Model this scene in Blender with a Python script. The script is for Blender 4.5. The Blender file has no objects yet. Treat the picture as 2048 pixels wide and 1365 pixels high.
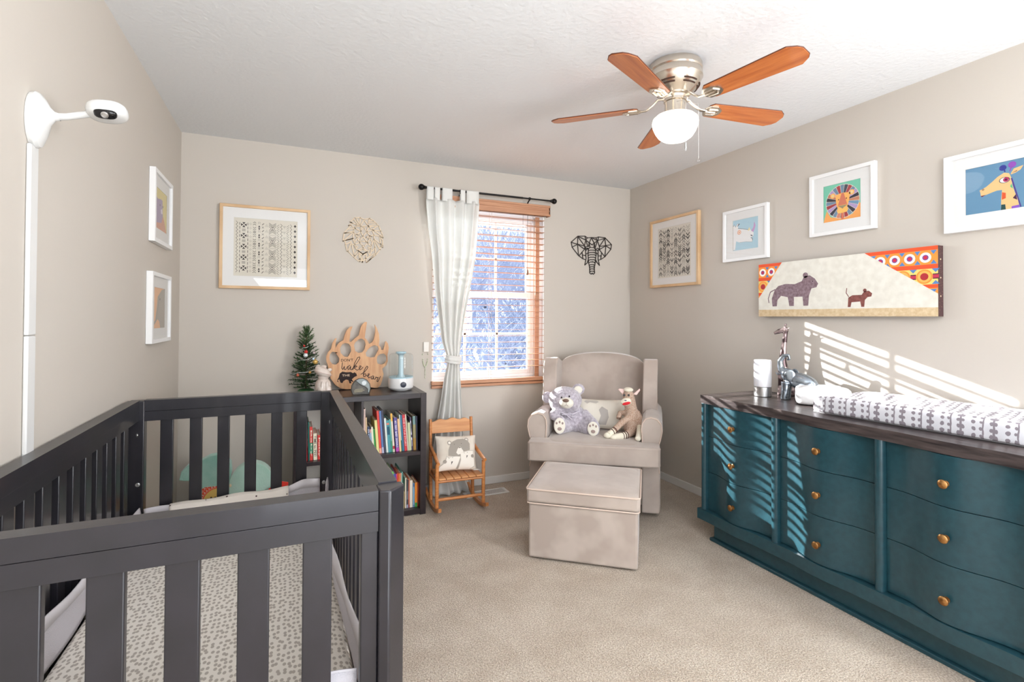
import bpy, bmesh, math, random
from math import sin, cos, pi, radians
from mathutils import Vector, Matrix
from mathutils.geometry import tessellate_polygon
S = bpy.context.scene
COL = S.collection
random.seed(7)
W, D, H = 3.39, 3.855, 2.44          # room: x 0..W, back wall y=D, ceiling H

# ---------------------------------------------------------------- camera
YAW, PITCH, ROLL = 0.4119664, 0.01213738, 0.00489574
F_ = Vector((sin(YAW)*cos(PITCH), cos(YAW)*cos(PITCH), sin(PITCH)))
R0 = Vector((cos(YAW), -sin(YAW), 0)); U0 = R0.cross(F_)
R_ = cos(ROLL)*R0 + sin(ROLL)*U0; U_ = -sin(ROLL)*R0 + cos(ROLL)*U0
cam = bpy.data.cameras.new('camera'); cam.sensor_width = 36; cam.lens = 1016.4773/2048*36
cam.shift_x = 0; cam.shift_y = -58.93/2048; cam.clip_start = .02
co = bpy.data.objects.new('camera', cam); COL.objects.link(co); S.camera = co
m = Matrix.Identity(4)
for i in range(3):
    m[i][0], m[i][1], m[i][2] = R_[i], U_[i], -F_[i]
m[0][3], m[1][3], m[2][3] = 0.62836847, 0.14566421, 1.29400646
co.matrix_world = m
# ---------------------------------------------------------------- world, sun, exposure
S.view_settings.view_transform = 'Standard'; S.view_settings.look = 'None'
S.view_settings.gamma = 1; S.view_settings.use_curve_mapping = False
S.view_settings.exposure = 0.32
wd = bpy.data.worlds.new('sky'); S.world = wd; wd.use_nodes = True
nt = wd.node_tree; nt.nodes.clear()
tc = nt.nodes.new('ShaderNodeTexCoord'); sp = nt.nodes.new('ShaderNodeSeparateXYZ')
rp = nt.nodes.new('ShaderNodeValToRGB'); bg = nt.nodes.new('ShaderNodeBackground'); ow = nt.nodes.new('ShaderNodeOutputWorld')
nt.links.new(tc.outputs['Generated'], sp.inputs[0]); nt.links.new(sp.outputs['Z'], rp.inputs[0])
rp.color_ramp.elements[0].position = 0.0; rp.color_ramp.elements[0].color = (.80, .88, 1, 1)
rp.color_ramp.elements[1].position = 0.6; rp.color_ramp.elements[1].color = (.56, .70, .94, 1)
nt.links.new(rp.outputs[0], bg.inputs[0]); nt.links.new(bg.outputs[0], ow.inputs[0]); bg.inputs[1].default_value = 1.5
def light(name, kind, loc, energy, color=(1, 1, 1), dirv=None, **kw):
    l = bpy.data.lights.new(name, kind); l.energy = energy; l.color = color
    for k, v in kw.items(): setattr(l, k, v)
    o = bpy.data.objects.new(name, l); COL.objects.link(o); o.location = loc
    if dirv is not None: o.rotation_euler = Vector(dirv).to_track_quat('-Z', 'Y').to_euler()
    return o
SUN = (.546, -1, -.333)
light('sun', 'SUN', (0, 8, 6), 18.0, (1, .985, .96), SUN, angle=radians(.3))
light('window_daylight', 'AREA', (2.1, 4.9, 2.0), 95, (.85, .93, 1), (0, -1, -.12), shape='RECTANGLE', size=1.6, size_y=.25)
light('rear_fill', 'AREA', (1.4, -1.21, 1.08), 36, (.95, .975, 1), (.06, 1, .04), shape='RECTANGLE', size=1.8, size_y=1.95)  # soft fill light added behind the camera, placed in the wall_front opening
light('ceiling_bounce_fill', 'AREA', (1.0, -.45, 1.75), 46, (.93, .97, 1), (.05, .25, 1), shape='RECTANGLE', size=1.6, size_y=.8)  # added fill light, unseen, aimed up to even out brightness off the ceiling
light('left_wall_fill', 'AREA', (3.3, -.35, 1.6), 84, (.97, .98, 1), (-1, .75, .05), shape='RECTANGLE', size=.8, size_y=1.2)  # added fill light to brighten the left wall; no window is built here
S.cycles.max_bounces = 8; S.cycles.diffuse_bounces = 5; S.cycles.glossy_bounces = 4; S.cycles.transparent_max_bounces = 16
S.cycles.sample_clamp_indirect = 6; S.cycles.use_denoising = True; S.cycles.caustics_reflective = False; S.cycles.caustics_refractive = False

# ---------------------------------------------------------------- materials
MATS = {}
def srgb(r, g, b):
    f = lambda c: (c/255/12.92) if c/255 <= .04045 else ((c/255+.055)/1.055)**2.4
    return (f(r), f(g), f(b))
def mat(name, c, rough=.6, metal=0, c2=None, scale=5, stretch=(1, 1, 1), bump=0, bscale=80, bdist=.002, spec=.5, sheen=0, detail=4, lo=.35, hi=.65, coord='Object', emit=None, estr=0, rough2=None, trans=0, alpha=1, sub=0, coat=0, bdetail=3, bstretch=None):
    if name in MATS: return MATS[name]
    M = bpy.data.materials.new(name); M.use_nodes = True; t = M.node_tree; N = t.nodes; b = N['Principled BSDF']
    b.inputs['Base Color'].default_value = (*c, 1); b.inputs['Roughness'].default_value = rough; b.inputs['Metallic'].default_value = metal
    b.inputs['Specular IOR Level'].default_value = spec
    if sheen: b.inputs['Sheen Weight'].default_value = sheen; b.inputs['Sheen Roughness'].default_value = .4
    if coat: b.inputs['Coat Weight'].default_value = coat; b.inputs['Coat Roughness'].default_value = .08
    if sub: b.inputs['Subsurface Weight'].default_value = sub; b.inputs['Subsurface Radius'].default_value = (.01, .008, .006)
    if trans: b.inputs['Transmission Weight'].default_value = trans
    if alpha < 1: b.inputs['Alpha'].default_value = alpha
    if emit: b.inputs['Emission Color'].default_value = (*emit, 1); b.inputs['Emission Strength'].default_value = estr
    cd = N.new('ShaderNodeTexCoord')
    def mapped(st):
        mp = N.new('ShaderNodeMapping'); mp.inputs['Scale'].default_value = st
        t.links.new(cd.outputs[coord], mp.inputs[0]); return mp
    if c2 or rough2 is not None:
        mp = mapped(stretch); n = N.new('ShaderNodeTexNoise'); n.inputs['Scale'].default_value = scale; n.inputs['Detail'].default_value = detail
        t.links.new(mp.outputs[0], n.inputs['Vector'])
        if c2:
            r = N.new('ShaderNodeValToRGB'); r.color_ramp.elements[0].position = lo; r.color_ramp.elements[1].position = hi
            r.color_ramp.elements[0].color = (*c, 1); r.color_ramp.elements[1].color = (*c2, 1)
            t.links.new(n.outputs['Fac'], r.inputs[0]); t.links.new(r.outputs[0], b.inputs['Base Color'])
        if rough2 is not None:
            mr = N.new('ShaderNodeMapRange'); mr.inputs['From Min'].default_value = lo; mr.inputs['From Max'].default_value = hi
            mr.inputs['To Min'].default_value = rough; mr.inputs['To Max'].default_value = rough2
            t.links.new(n.outputs['Fac'], mr.inputs[0]); t.links.new(mr.outputs[0], b.inputs['Roughness'])
    if bump:
        mp = mapped(bstretch or (1, 1, 1)); n = N.new('ShaderNodeTexNoise'); n.inputs['Scale'].default_value = bscale; n.inputs['Detail'].default_value = bdetail
        bp = N.new('ShaderNodeBump'); bp.inputs['Strength'].default_value = bump; bp.inputs['Distance'].default_value = bdist
        t.links.new(mp.outputs[0], n.inputs['Vector']); t.links.new(n.outputs['Fac'], bp.inputs['Height']); t.links.new(bp.outputs[0], b.inputs['Normal'])
    MATS[name] = M; return M
def flat(r, g, b, rough=.7):
    return mat('paint_%d_%d_%d' % (r, g, b), srgb(r, g, b), rough)
def glass_mat(name, tint=(1, 1, 1), ior=1.45, rough=.0, gain=1.0):
    if name in MATS: return MATS[name]
    M = bpy.data.materials.new(name); M.use_nodes = True; t = M.node_tree; N = t.nodes; N.clear()
    o = N.new('ShaderNodeOutputMaterial'); mx = N.new('ShaderNodeMixShader'); tr = N.new('ShaderNodeBsdfTransparent'); gl = N.new('ShaderNodeBsdfGlossy'); lw = N.new('ShaderNodeLayerWeight'); lw.inputs[0].default_value = .5; pw = N.new('ShaderNodeMath'); pw.operation = 'POWER'; pw.inputs[1].default_value = 5
    ma = N.new('ShaderNodeMath'); ma.operation = 'MULTIPLY_ADD'; ma.use_clamp = True; f0 = ((ior-1)/(ior+1))**2*gain; ma.inputs[1].default_value = 1-f0; ma.inputs[2].default_value = f0
    tr.inputs[0].default_value = (*tint, 1); gl.inputs['Roughness'].default_value = rough
    t.links.new(lw.outputs['Facing'], pw.inputs[0]); t.links.new(pw.outputs[0], ma.inputs[0]); t.links.new(ma.outputs[0], mx.inputs[0]); t.links.new(tr.outputs[0], mx.inputs[1]); t.links.new(gl.outputs[0], mx.inputs[2]); t.links.new(mx.outputs[0], o.inputs[0])
    MATS[name] = M; return M
def pattern_mat(name, c, c2, scale, size, rough=.85, stretch=(1, 1, 1), rand=.6, bump=0, soft=.06, dim='3D'):
    # rounded spots scattered in a jittered grid (voronoi)
    if name in MATS: return MATS[name]
    M = mat(name, c, rough); t = M.node_tree; N = t.nodes; b = N['Principled BSDF']
    cd = N.new('ShaderNodeTexCoord'); mp = N.new('ShaderNodeMapping'); mp.inputs['Scale'].default_value = stretch
    v = N.new('ShaderNodeTexVoronoi'); v.voronoi_dimensions = dim; v.inputs['Scale'].default_value = scale; v.inputs['Randomness'].default_value = rand
    r = N.new('ShaderNodeValToRGB'); r.color_ramp.elements[0].position = size; r.color_ramp.elements[1].position = size+soft
    r.color_ramp.elements[0].color = (*c2, 1); r.color_ramp.elements[1].color = (*c, 1)
    t.links.new(cd.outputs['Object'], mp.inputs[0]); t.links.new(mp.outputs[0], v.inputs['Vector']); t.links.new(v.outputs['Distance'], r.inputs[0]); t.links.new(r.outputs[0], b.inputs['Base Color'])
    return M

# ---------------------------------------------------------------- mesh builder
class MB:
    def __init__(s): s.v = []; s.f = []; s.m = []; s.cm = 0; s.mats = []
    def use(s, m):
        if m not in s.mats: s.mats.append(m)
        s.cm = s.mats.index(m); return s
    def add(s, vs, fs):
        o = len(s.v); s.v += [tuple(p) for p in vs]; s.f += [tuple(i+o for i in f) for f in fs]; s.m += [s.cm]*len(fs); return s
    def box(s, x0, y0, z0, x1, y1, z1):
        return s.add([(x, y, z) for z in (z0, z1) for y in (y0, y1) for x in (x0, x1)], [(0, 2, 3, 1), (4, 5, 7, 6), (0, 1, 5, 4), (2, 6, 7, 3), (0, 4, 6, 2), (1, 3, 7, 5)])
    def cbox(s, c, sz, rot=None):
        R = rot or Matrix.Identity(3); c = Vector(c)
        return s.add([c+R@Vector((x*sz[0]/2, y*sz[1]/2, z*sz[2]/2)) for z in (-1, 1) for y in (-1, 1) for x in (-1, 1)], [(0, 2, 3, 1), (4, 5, 7, 6), (0, 1, 5, 4), (2, 6, 7, 3), (0, 4, 6, 2), (1, 3, 7, 5)])
    def bar(s, p, q, w, h, up=(0, 0, 1)):
        p, q = Vector(p), Vector(q); d = (q-p).normalized(); a = d.cross(Vector(up)).normalized(); b = a.cross(d)
        return s.add([c+a*(x*w/2)+b*(y*h/2) for c in (p, q) for x, y in ((-1, -1), (1, -1), (1, 1), (-1, 1))], [(3, 2, 1, 0), (4, 5, 6, 7), (0, 1, 5, 4), (1, 2, 6, 5), (2, 3, 7, 6), (3, 0, 4, 7)])
    def tube(s, pts, r, n=10, cap=True, sq=1.0):
        pts = [Vector(p) for p in pts]; k = len(pts); rs = r if isinstance(r, (list, tuple)) else [r]*k
        up = Vector((0, 0, 1)); vs = []; fs = []; a = None
        for i, p in enumerate(pts):
            d = (pts[min(i+1, k-1)]-pts[max(i-1, 0)]).normalized()
            if a is None:
                a = d.cross(up)
                if a.length < .1: a = d.cross(Vector((1, 0, 0)))
            a = (a-d*a.dot(d)).normalized(); b = d.cross(a)
            for j in range(n):
                t = 2*pi*j/n; vs.append(p+a*cos(t)*rs[i]+b*sin(t)*rs[i]*sq)
        for i in range(k-1):
            for j in range(n): fs.append((i*n+j, i*n+(j+1) % n, (i+1)*n+(j+1) % n, (i+1)*n+j))
        if cap: fs.append(tuple(range(n))[::-1]); fs.append(tuple((k-1)*n+j for j in range(n)))
        return s.add(vs, fs)
    def lathe(s, prof, c=(0, 0, 0), n=32, rot=None, cap=True):
        c = Vector(c); R = rot or Matrix.Identity(3); vs = []; fs = []; k = len(prof)
        for r, z in prof:
            for j in range(n): vs.append(c+R@Vector((r*cos(2*pi*j/n), r*sin(2*pi*j/n), z)))
        for i in range(k-1):
            for j in range(n): fs.append((i*n+j, i*n+(j+1) % n, (i+1)*n+(j+1) % n, (i+1)*n+j))
        if cap: fs.append(tuple(range(n))[::-1]); fs.append(tuple((k-1)*n+j for j in range(n)))
        return s.add(vs, fs)
    def sq(s, c, a, e1=1, e2=1, rot=None, nu=24, nv=14):
        # superellipsoid: e<1 boxy, 1 = ellipsoid
        R = rot or Matrix.Identity(3); c = Vector(c); sg = lambda v, e: math.copysign(abs(v)**e, v); vs = []; fs = []
        for i in range(1, nv):
            t = -pi/2+pi*i/nv
            for j in range(nu):
                u = 2*pi*j/nu; vs.append(c+R@Vector((a[0]*sg(cos(t), e1)*sg(cos(u), e2), a[1]*sg(cos(t), e1)*sg(sin(u), e2), a[2]*sg(sin(t), e1))))
        b0 = len(vs); vs.append(c+R@Vector((0, 0, -a[2]))); vs.append(c+R@Vector((0, 0, a[2])))
        for i in range(nv-2):
            for j in range(nu): fs.append((i*nu+j, i*nu+(j+1) % nu, (i+1)*nu+(j+1) % nu, (i+1)*nu+j))
        for j in range(nu):
            fs.append((b0, (j+1) % nu, j)); fs.append((b0+1, (nv-2)*nu+j, (nv-2)*nu+(j+1) % nu))
        return s.add(vs, fs)
    def prism(s, poly, y0, y1, fr=None, holes=()):
        # polygon in (x,z), extruded along y; fr maps (x,y,z)->(x,y,z)
        fr = fr or (lambda p: p); loops = [list(poly)]+[list(h) for h in holes]
        tris = tessellate_polygon([[Vector((x, z, 0)) for x, z in L] for L in loops]); pts = [p for L in loops for p in L]; n = len(pts)
        vs = [fr((x, y0, z)) for x, z in pts]+[fr((x, y1, z)) for x, z in pts]; fs = []
        for t in tris:
            a, b, c = [pts[i] for i in t]; ccw = (b[0]-a[0])*(c[1]-a[1])-(b[1]-a[1])*(c[0]-a[0]) > 0
            t = tuple(t) if ccw else tuple(t)[::-1]
            fs.append(t); fs.append(tuple(i+n for i in t[::-1]))
        o = 0
        for L in loops:
            k = len(L); ar = sum(L[i][0]*L[(i+1) % k][1]-L[(i+1) % k][0]*L[i][1] for i in range(k))
            cc = (ar > 0) == (o == 0)
            for i in range(k):
                a, b = o+i, o+(i+1) % k
                fs.append((a, a+n, b+n, b) if cc else (a, b, b+n, a+n))
            o += k
        return s.add(vs, fs)
    def face(s, poly, y, fr=None):
        # flat polygon facing -y
        fr = fr or (lambda p: p); poly = list(poly)
        tris = tessellate_polygon([[Vector((x, z, 0)) for x, z in poly]]); fs = []
        for t in tris:
            a, b, c = [poly[i] for i in t]; ccw = (b[0]-a[0])*(c[1]-a[1])-(b[1]-a[1])*(c[0]-a[0]) > 0
            fs.append(tuple(t) if ccw else tuple(t)[::-1])
        return s.add([fr((x, y, z)) for x, z in poly], fs)
    def stroke(s, pts, w, y0, y1, fr=None):
        fr = fr or (lambda p: p)
        for (a, b) in zip(pts[:-1], pts[1:]):
            a, b = Vector(a), Vector(b); d = b-a
            if d.length < 1e-6: continue
            d.normalize(); n = Vector((-d.y, d.x))*w/2; e = d*w*.3
            s.prism([a-n-e, b-n+e, b+n+e, a+n-e], y0, y1, fr)
        return s
    def grid(s, fn, nu, nv, closed=False):
        vs = [fn(i/nu, j/nv) for j in range(nv+1) for i in range(nu+1)]; w = nu+1
        return s.add(vs, [(j*w+i, j*w+i+1, (j+1)*w+i+1, (j+1)*w+i) for j in range(nv) for i in range(nu)])
    def build(s, name, material=None, parent=None, bevel=0, seg=2, smooth=True, sub=0, remesh=0, solid=0, disp=None, ang=35, loc=None, rot=None):
        me = bpy.data.meshes.new(name); me.from_pydata(s.v, [], s.f)
        ms = s.mats or [material]
        for x in ms: me.materials.append(x)
        if s.mats: me.polygons.foreach_set('material_index', s.m)
        if smooth:
            me.polygons.foreach_set('use_smooth', [True]*len(me.polygons))
            me.update()
            if not remesh and not sub: me.set_sharp_from_angle(angle=radians(ang))
        o = bpy.data.objects.new(name, me); COL.objects.link(o)
        if parent: o.parent = parent
        if loc: o.location = loc
        if rot: o.rotation_euler = rot
        if solid: md = o.modifiers.new('t', 'SOLIDIFY'); md.thickness = solid; md.offset = 0
        if remesh:
            md = o.modifiers.new('r', 'REMESH'); md.mode = 'VOXEL'; md.voxel_size = remesh; md.use_smooth_shade = True
            md = o.modifiers.new('s', 'SMOOTH'); md.iterations = 6; md.factor = .6
        if bevel: md = o.modifiers.new('b', 'BEVEL'); md.width = bevel; md.segments = seg; md.limit_method = 'ANGLE'; md.angle_limit = radians(40); md.harden_normals = False
        if sub: md = o.modifiers.new('u', 'SUBSURF'); md.levels = sub; md.render_levels = sub
        if disp:
            tx = bpy.data.textures.new(name+'_d', 'CLOUDS'); tx.noise_scale = disp[1]; md = o.modifiers.new('d', 'DISPLACE'); md.texture = tx; md.strength = disp[0]; md.mid_level = .5
        return o
def bevmesh(me_obj): return me_obj
def thing(name, label, cat, loc=(0, 0, 0), rz=0, group=None):
    o = bpy.data.objects.new(name, None); COL.objects.link(o); o.location = loc; o.rotation_euler = (0, 0, radians(rz)); o.empty_display_size = .05
    o['label'] = label; o['category'] = cat
    if group: o['group'] = group
    return o
def tag(o, label, cat, group=None, kind=None):
    o['label'] = label; o['category'] = cat
    if group: o['group'] = group
    if kind: o['kind'] = kind
    return o
def struct(o): o['kind'] = 'structure'; return o
def Rz(d): return Matrix.Rotation(radians(d), 3, 'Z')
def Rx(d): return Matrix.Rotation(radians(d), 3, 'X')
def Ry(d): return Matrix.Rotation(radians(d), 3, 'Y')
def circ(c, r, n=20, ry=None): return [(c[0]+r*cos(2*pi*i/n), c[1]+(ry or r)*sin(2*pi*i/n)) for i in range(n)]
def text_mb(txt, size, material_list=None):
    cu = bpy.data.curves.new('t', 'FONT'); cu.body = txt; cu.size = size; cu.align_x = 'CENTER'; cu.align_y = 'CENTER'; cu.resolution_u = 3; cu.offset = .012*size
    o = bpy.data.objects.new('t', cu); me = bpy.data.meshes.new_from_object(o)
    vs = [tuple(v.co) for v in me.vertices]; fs = [tuple(p.vertices) for p in me.polygons]
    bpy.data.objects.remove(o); bpy.data.curves.remove(cu); bpy.data.meshes.remove(me); return vs, fs
def add_text(mb, txt, size, fr, width=None):
    vs, fs = text_mb(txt, size)
    xs = [v[0] for v in vs]; k = 1
    if width: k = width/(max(xs)-min(xs))
    mb.add([fr((v[0]*k, 0, v[1])) for v in vs], fs); return mb

white = mat('white_paint', (.82, .82, .80), .45)
white_gloss = mat('white_plastic', (.66, .66, .65), .25)
m_glass = glass_mat('picture_glass', ior=1.38)
m_pane = glass_mat('window_glass', ior=1.35)
black_metal = mat('black_metal', (.012, .011, .011), .4, .6)
chrome = mat('brushed_nickel', (.70, .64, .56), .26, 1.0, bump=.05, bscale=300)
silver = mat('satin_steel', (.62, .62, .62), .3, 1.0)
LION=[[(-0.021,0.156),(-0.055,0.15),(-0.087,0.118),(-0.071,0.111),(-0.097,0.092),(-0.081,0.095),(-0.127,0.037),(-0.064,0.047)],[(-0.127,0.033),(-0.133,-0.02),(-0.114,-0.012),(-0.064,0.006)],[(-0.133,-0.02),(-0.067,0.044)],[(-0.117,-0.015),(-0.116,-0.042),(-0.104,-0.089),(-0.098,-0.087),(-0.06,-0.125),(-0.021,-0.157),(-0.021,-0.136),(-0.002,-0.161),(0.021,-0.13),(0.026,-0.16),(0.075,-0.118),(0.089,-0.105),(0.121,-0.062),(0.125,-0.04),(0.139,-0.047),(0.122,-0.021),(0.139,-0.036),(0.136,0.002),(0.125,0.026),(0.14,0.021),(0.135,0.046),(0.124,0.07),(0.11,0.105),(0.092,0.121),(0.07,0.143),(0.046,0.155),(0.01,0.143),(-0.018,0.154)],[(-0.019,0.156),(-0.022,0.1)],[(-0.062,0.137),(-0.028,0.101)],[(-0.044,0.144),(-0.023,0.106)],[(0.007,0.139),(-0.014,0.102)],[(0.01,0.136),(0.035,0.103)],[(0.043,0.152),(0.035,0.103)],[(0.046,0.133),(0.07,0.141)],[(0.04,0.12),(0.081,0.127)],[(0.039,0.098),(0.092,0.12)],[(0.039,0.095),(0.11,0.105)],[(0.092,0.099),(0.065,0.075)],[(0.069,0.072),(0.124,0.07)],[(0.071,0.073),(0.135,0.033)],[(0.077,0.039),(0.14,0.026)],[(0.117,0.032),(0.122,-0.021)],[(0.079,0.01),(0.12,-0.021)],[(0.082,-0.002),(0.121,-0.065)],[(0.079,-0.002),(0.09,-0.095)],[(0.084,-0.049),(0.066,-0.078)],[(-0.087,0.118),(-0.047,0.104),(-0.023,0.098)],[(-0.079,0.094),(-0.05,0.076)],[(-0.097,0.066),(-0.054,0.079)],[(-0.123,0.037),(-0.064,0.056)],[(-0.109,-0.011),(-0.067,0.004)],[(-0.111,-0.039),(-0.078,-0.018)],[(-0.078,-0.025),(-0.098,-0.081)],[(-0.075,-0.037),(-0.057,-0.116)],[(-0.075,-0.034),(-0.055,-0.042)],[(-0.06,-0.119),(-0.035,-0.081)],[(-0.051,-0.125),(-0.026,-0.096)],[(-0.026,-0.099),(-0.02,-0.142)],[(-0.02,-0.105),(-0.002,-0.156)],[(0.0,-0.103),(0.0,-0.159)],[(0.025,-0.099),(0.024,-0.133)],[(0.03,-0.127),(0.081,-0.093)],[(0.039,-0.089),(0.048,-0.11)],[(0.061,-0.066),(0.051,-0.11)],[(0.09,-0.095),(0.033,-0.158)],[(-0.047,0.092),(-0.014,0.094),(0.035,0.1),(0.065,0.075),(0.077,0.039),(0.077,0.004),(0.059,-0.035),(0.056,-0.063),(0.032,-0.083),(0.002,-0.1),(-0.031,-0.08),(-0.053,-0.057),(-0.053,-0.035),(-0.067,0.004),(-0.061,0.044),(-0.061,0.066),(-0.047,0.092)],[(-0.05,0.076),(-0.014,0.057),(0.001,0.024),(0.028,0.057),(0.061,0.072)],[(-0.014,0.094),(-0.014,0.057)],[(0.004,0.089),(-0.014,0.06)],[(0.007,0.09),(0.028,0.057)],[(0.036,0.095),(0.028,0.06)],[(-0.014,0.057),(-0.04,0.033),(-0.061,0.044)],[(0.001,0.024),(-0.022,-0.015),(-0.04,0.009),(-0.052,-0.017)],[(0.001,0.024),(0.032,-0.018),(0.05,0.015),(0.062,-0.009)],[(0.028,0.057),(0.05,0.03),(0.074,0.038)],[(-0.049,0.027),(-0.037,0.015),(-0.016,0.02),(-0.026,0.034),(-0.049,0.03)],[(0.024,0.019),(0.038,0.011),(0.059,0.025),(0.044,0.03),(0.024,0.019)],[(-0.022,-0.021),(-0.007,-0.012),(0.02,-0.012),(0.035,-0.024),(0.011,-0.044),(0.002,-0.057),(-0.001,-0.041),(-0.022,-0.021)],[(-0.052,-0.035),(-0.022,-0.021)],[(0.035,-0.024),(0.056,-0.044)],[(-0.001,-0.057),(-0.034,-0.077)],[(0.002,-0.06),(0.032,-0.077)],[(-0.028,-0.08),(0.002,-0.071),(0.029,-0.08)],[(-0.028,-0.083),(0.003,-0.103),(0.032,-0.083)],[(-0.046,-0.047),(-0.034,-0.05)],[(-0.046,-0.057),(-0.034,-0.056)],[(0.038,-0.058),(0.05,-0.066)],[(0.038,-0.051),(0.053,-0.054)]]
ELEPHANT=[[(-0.011,0.144),(-0.053,0.138),(-0.076,0.151),(-0.146,0.146),(-0.21,0.091),(-0.201,0.048),(-0.139,-0.017),(-0.098,-0.042),(-0.067,-0.051)],[(-0.011,0.144),(0.032,0.144),(0.059,0.154),(0.126,0.151),(0.193,0.095),(0.186,0.054),(0.126,-0.014),(0.083,-0.04),(0.06,-0.046)],[(-0.146,0.146),(-0.149,0.077),(-0.139,-0.017)],[(-0.21,0.089),(-0.087,0.068)],[(-0.198,0.051),(-0.149,0.077)],[(-0.146,0.142),(-0.083,0.071)],[(-0.146,0.144),(-0.07,0.119)],[(-0.076,0.151),(-0.068,0.118),(-0.081,0.065),(-0.07,0.029),(-0.068,-0.003),(-0.064,-0.036),(-0.077,-0.095),(-0.052,-0.075),(-0.044,-0.051)],[(-0.143,0.074),(-0.079,0.039)],[(-0.087,0.032),(-0.134,-0.02)],[(-0.104,0.014),(-0.096,-0.037)],[(-0.096,-0.011),(-0.069,-0.015)],[(-0.053,0.138),(-0.068,0.118),(-0.033,0.097),(-0.014,0.139)],[(-0.033,0.097),(-0.026,0.058)],[(-0.049,0.067),(-0.064,0.111)],[(-0.033,0.097),(-0.041,0.064),(-0.075,0.062)],[(-0.081,0.061),(-0.064,0.049),(-0.045,0.044)],[(-0.011,0.141),(0.017,0.094),(0.013,0.06)],[(-0.003,0.14),(0.048,0.122)],[(-0.03,0.096),(-0.008,0.082),(0.017,0.097),(0.046,0.119)],[(0.032,0.144),(0.049,0.121),(0.069,0.07),(0.071,0.044),(0.056,0.037),(0.056,-0.04),(0.07,-0.092),(0.04,-0.063),(0.033,-0.047)],[(0.059,0.154),(0.055,0.123),(0.126,0.147)],[(0.126,0.147),(0.071,0.074)],[(0.124,0.147),(0.134,0.081),(0.126,-0.013)],[(0.193,0.095),(0.071,0.072)],[(0.134,0.081),(0.075,0.048)],[(0.138,0.08),(0.186,0.057)],[(0.071,0.041),(0.124,-0.014)],[(0.091,0.015),(0.083,-0.035)],[(0.06,-0.011),(0.085,-0.008)],[(0.048,0.119),(0.028,0.061)],[(0.017,0.094),(0.028,0.048)],[(-0.041,0.044),(-0.045,-0.002),(-0.041,-0.061),(-0.029,-0.116),(-0.027,-0.162),(-0.013,-0.17),(-0.004,-0.161),(0.008,-0.169),(0.021,-0.16),(0.019,-0.114),(0.029,-0.057),(0.036,0.002),(0.028,0.045),(0.013,0.06),(-0.026,0.058),(-0.041,0.044)],[(-0.081,0.042),(-0.064,0.033),(-0.045,0.049),(-0.06,0.05),(-0.081,0.042)],[(0.028,0.043),(0.048,0.036),(0.067,0.045),(0.052,0.056),(0.028,0.043)],[(-0.068,-0.003),(-0.045,0.011)],[(0.056,0.003),(0.036,0.016)],[(-0.042,0.027),(-0.024,0.035),(0.012,0.037),(0.03,0.031)],[(-0.043,0.007),(-0.024,0.015),(0.014,0.018),(0.033,0.011)],[(-0.044,-0.013),(-0.024,-0.004),(0.016,-0.002),(0.036,-0.008)],[(-0.043,-0.034),(-0.024,-0.026),(0.014,-0.024),(0.033,-0.03)],[(-0.041,-0.055),(-0.024,-0.047),(0.012,-0.045),(0.03,-0.051)],[(-0.039,-0.075),(-0.023,-0.067),(0.011,-0.065),(0.028,-0.071)],[(-0.034,-0.097),(-0.02,-0.089),(0.009,-0.088),(0.024,-0.095)],[(-0.031,-0.115),(-0.018,-0.107),(0.008,-0.106),(0.021,-0.113)],[(-0.028,-0.133),(-0.016,-0.125),(0.008,-0.124),(0.02,-0.131)],[(-0.028,-0.153),(-0.016,-0.145),(0.009,-0.144),(0.021,-0.151)]]
PAW=[(-0.138,0.378),(-0.149,0.374),(-0.166,0.344),(-0.173,0.305),(-0.193,0.283),(-0.204,0.254),(-0.204,0.222),(-0.194,0.195),(-0.186,0.147),(-0.175,0.103),(-0.144,0.058),(-0.11,0.034),(-0.076,0.027),(-0.03,0.027),(0.009,0.032),(0.041,0.037),(0.08,0.035),(0.112,0.027),(0.136,0.026),(0.156,0.044),(0.168,0.08),(0.176,0.121),(0.167,0.158),(0.196,0.182),(0.206,0.211),(0.203,0.252),(0.209,0.277),(0.213,0.306),(0.207,0.335),(0.194,0.352),(0.188,0.348),(0.184,0.323),(0.174,0.29),(0.16,0.29),(0.156,0.311),(0.144,0.324),(0.148,0.361),(0.145,0.402),(0.129,0.447),(0.115,0.47),(0.119,0.443),(0.119,0.414),(0.111,0.369),(0.098,0.345),(0.078,0.335),(0.066,0.357),(0.048,0.378),(0.053,0.423),(0.063,0.486),(0.049,0.488),(0.029,0.468),(0.018,0.443),(0.008,0.395),(-0.017,0.375),(-0.044,0.349),(-0.054,0.355),(-0.048,0.419),(-0.033,0.457),(-0.052,0.453),(-0.075,0.427),(-0.088,0.391),(-0.094,0.363),(-0.12,0.348),(-0.135,0.328),(-0.145,0.308),(-0.145,0.336)]
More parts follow.
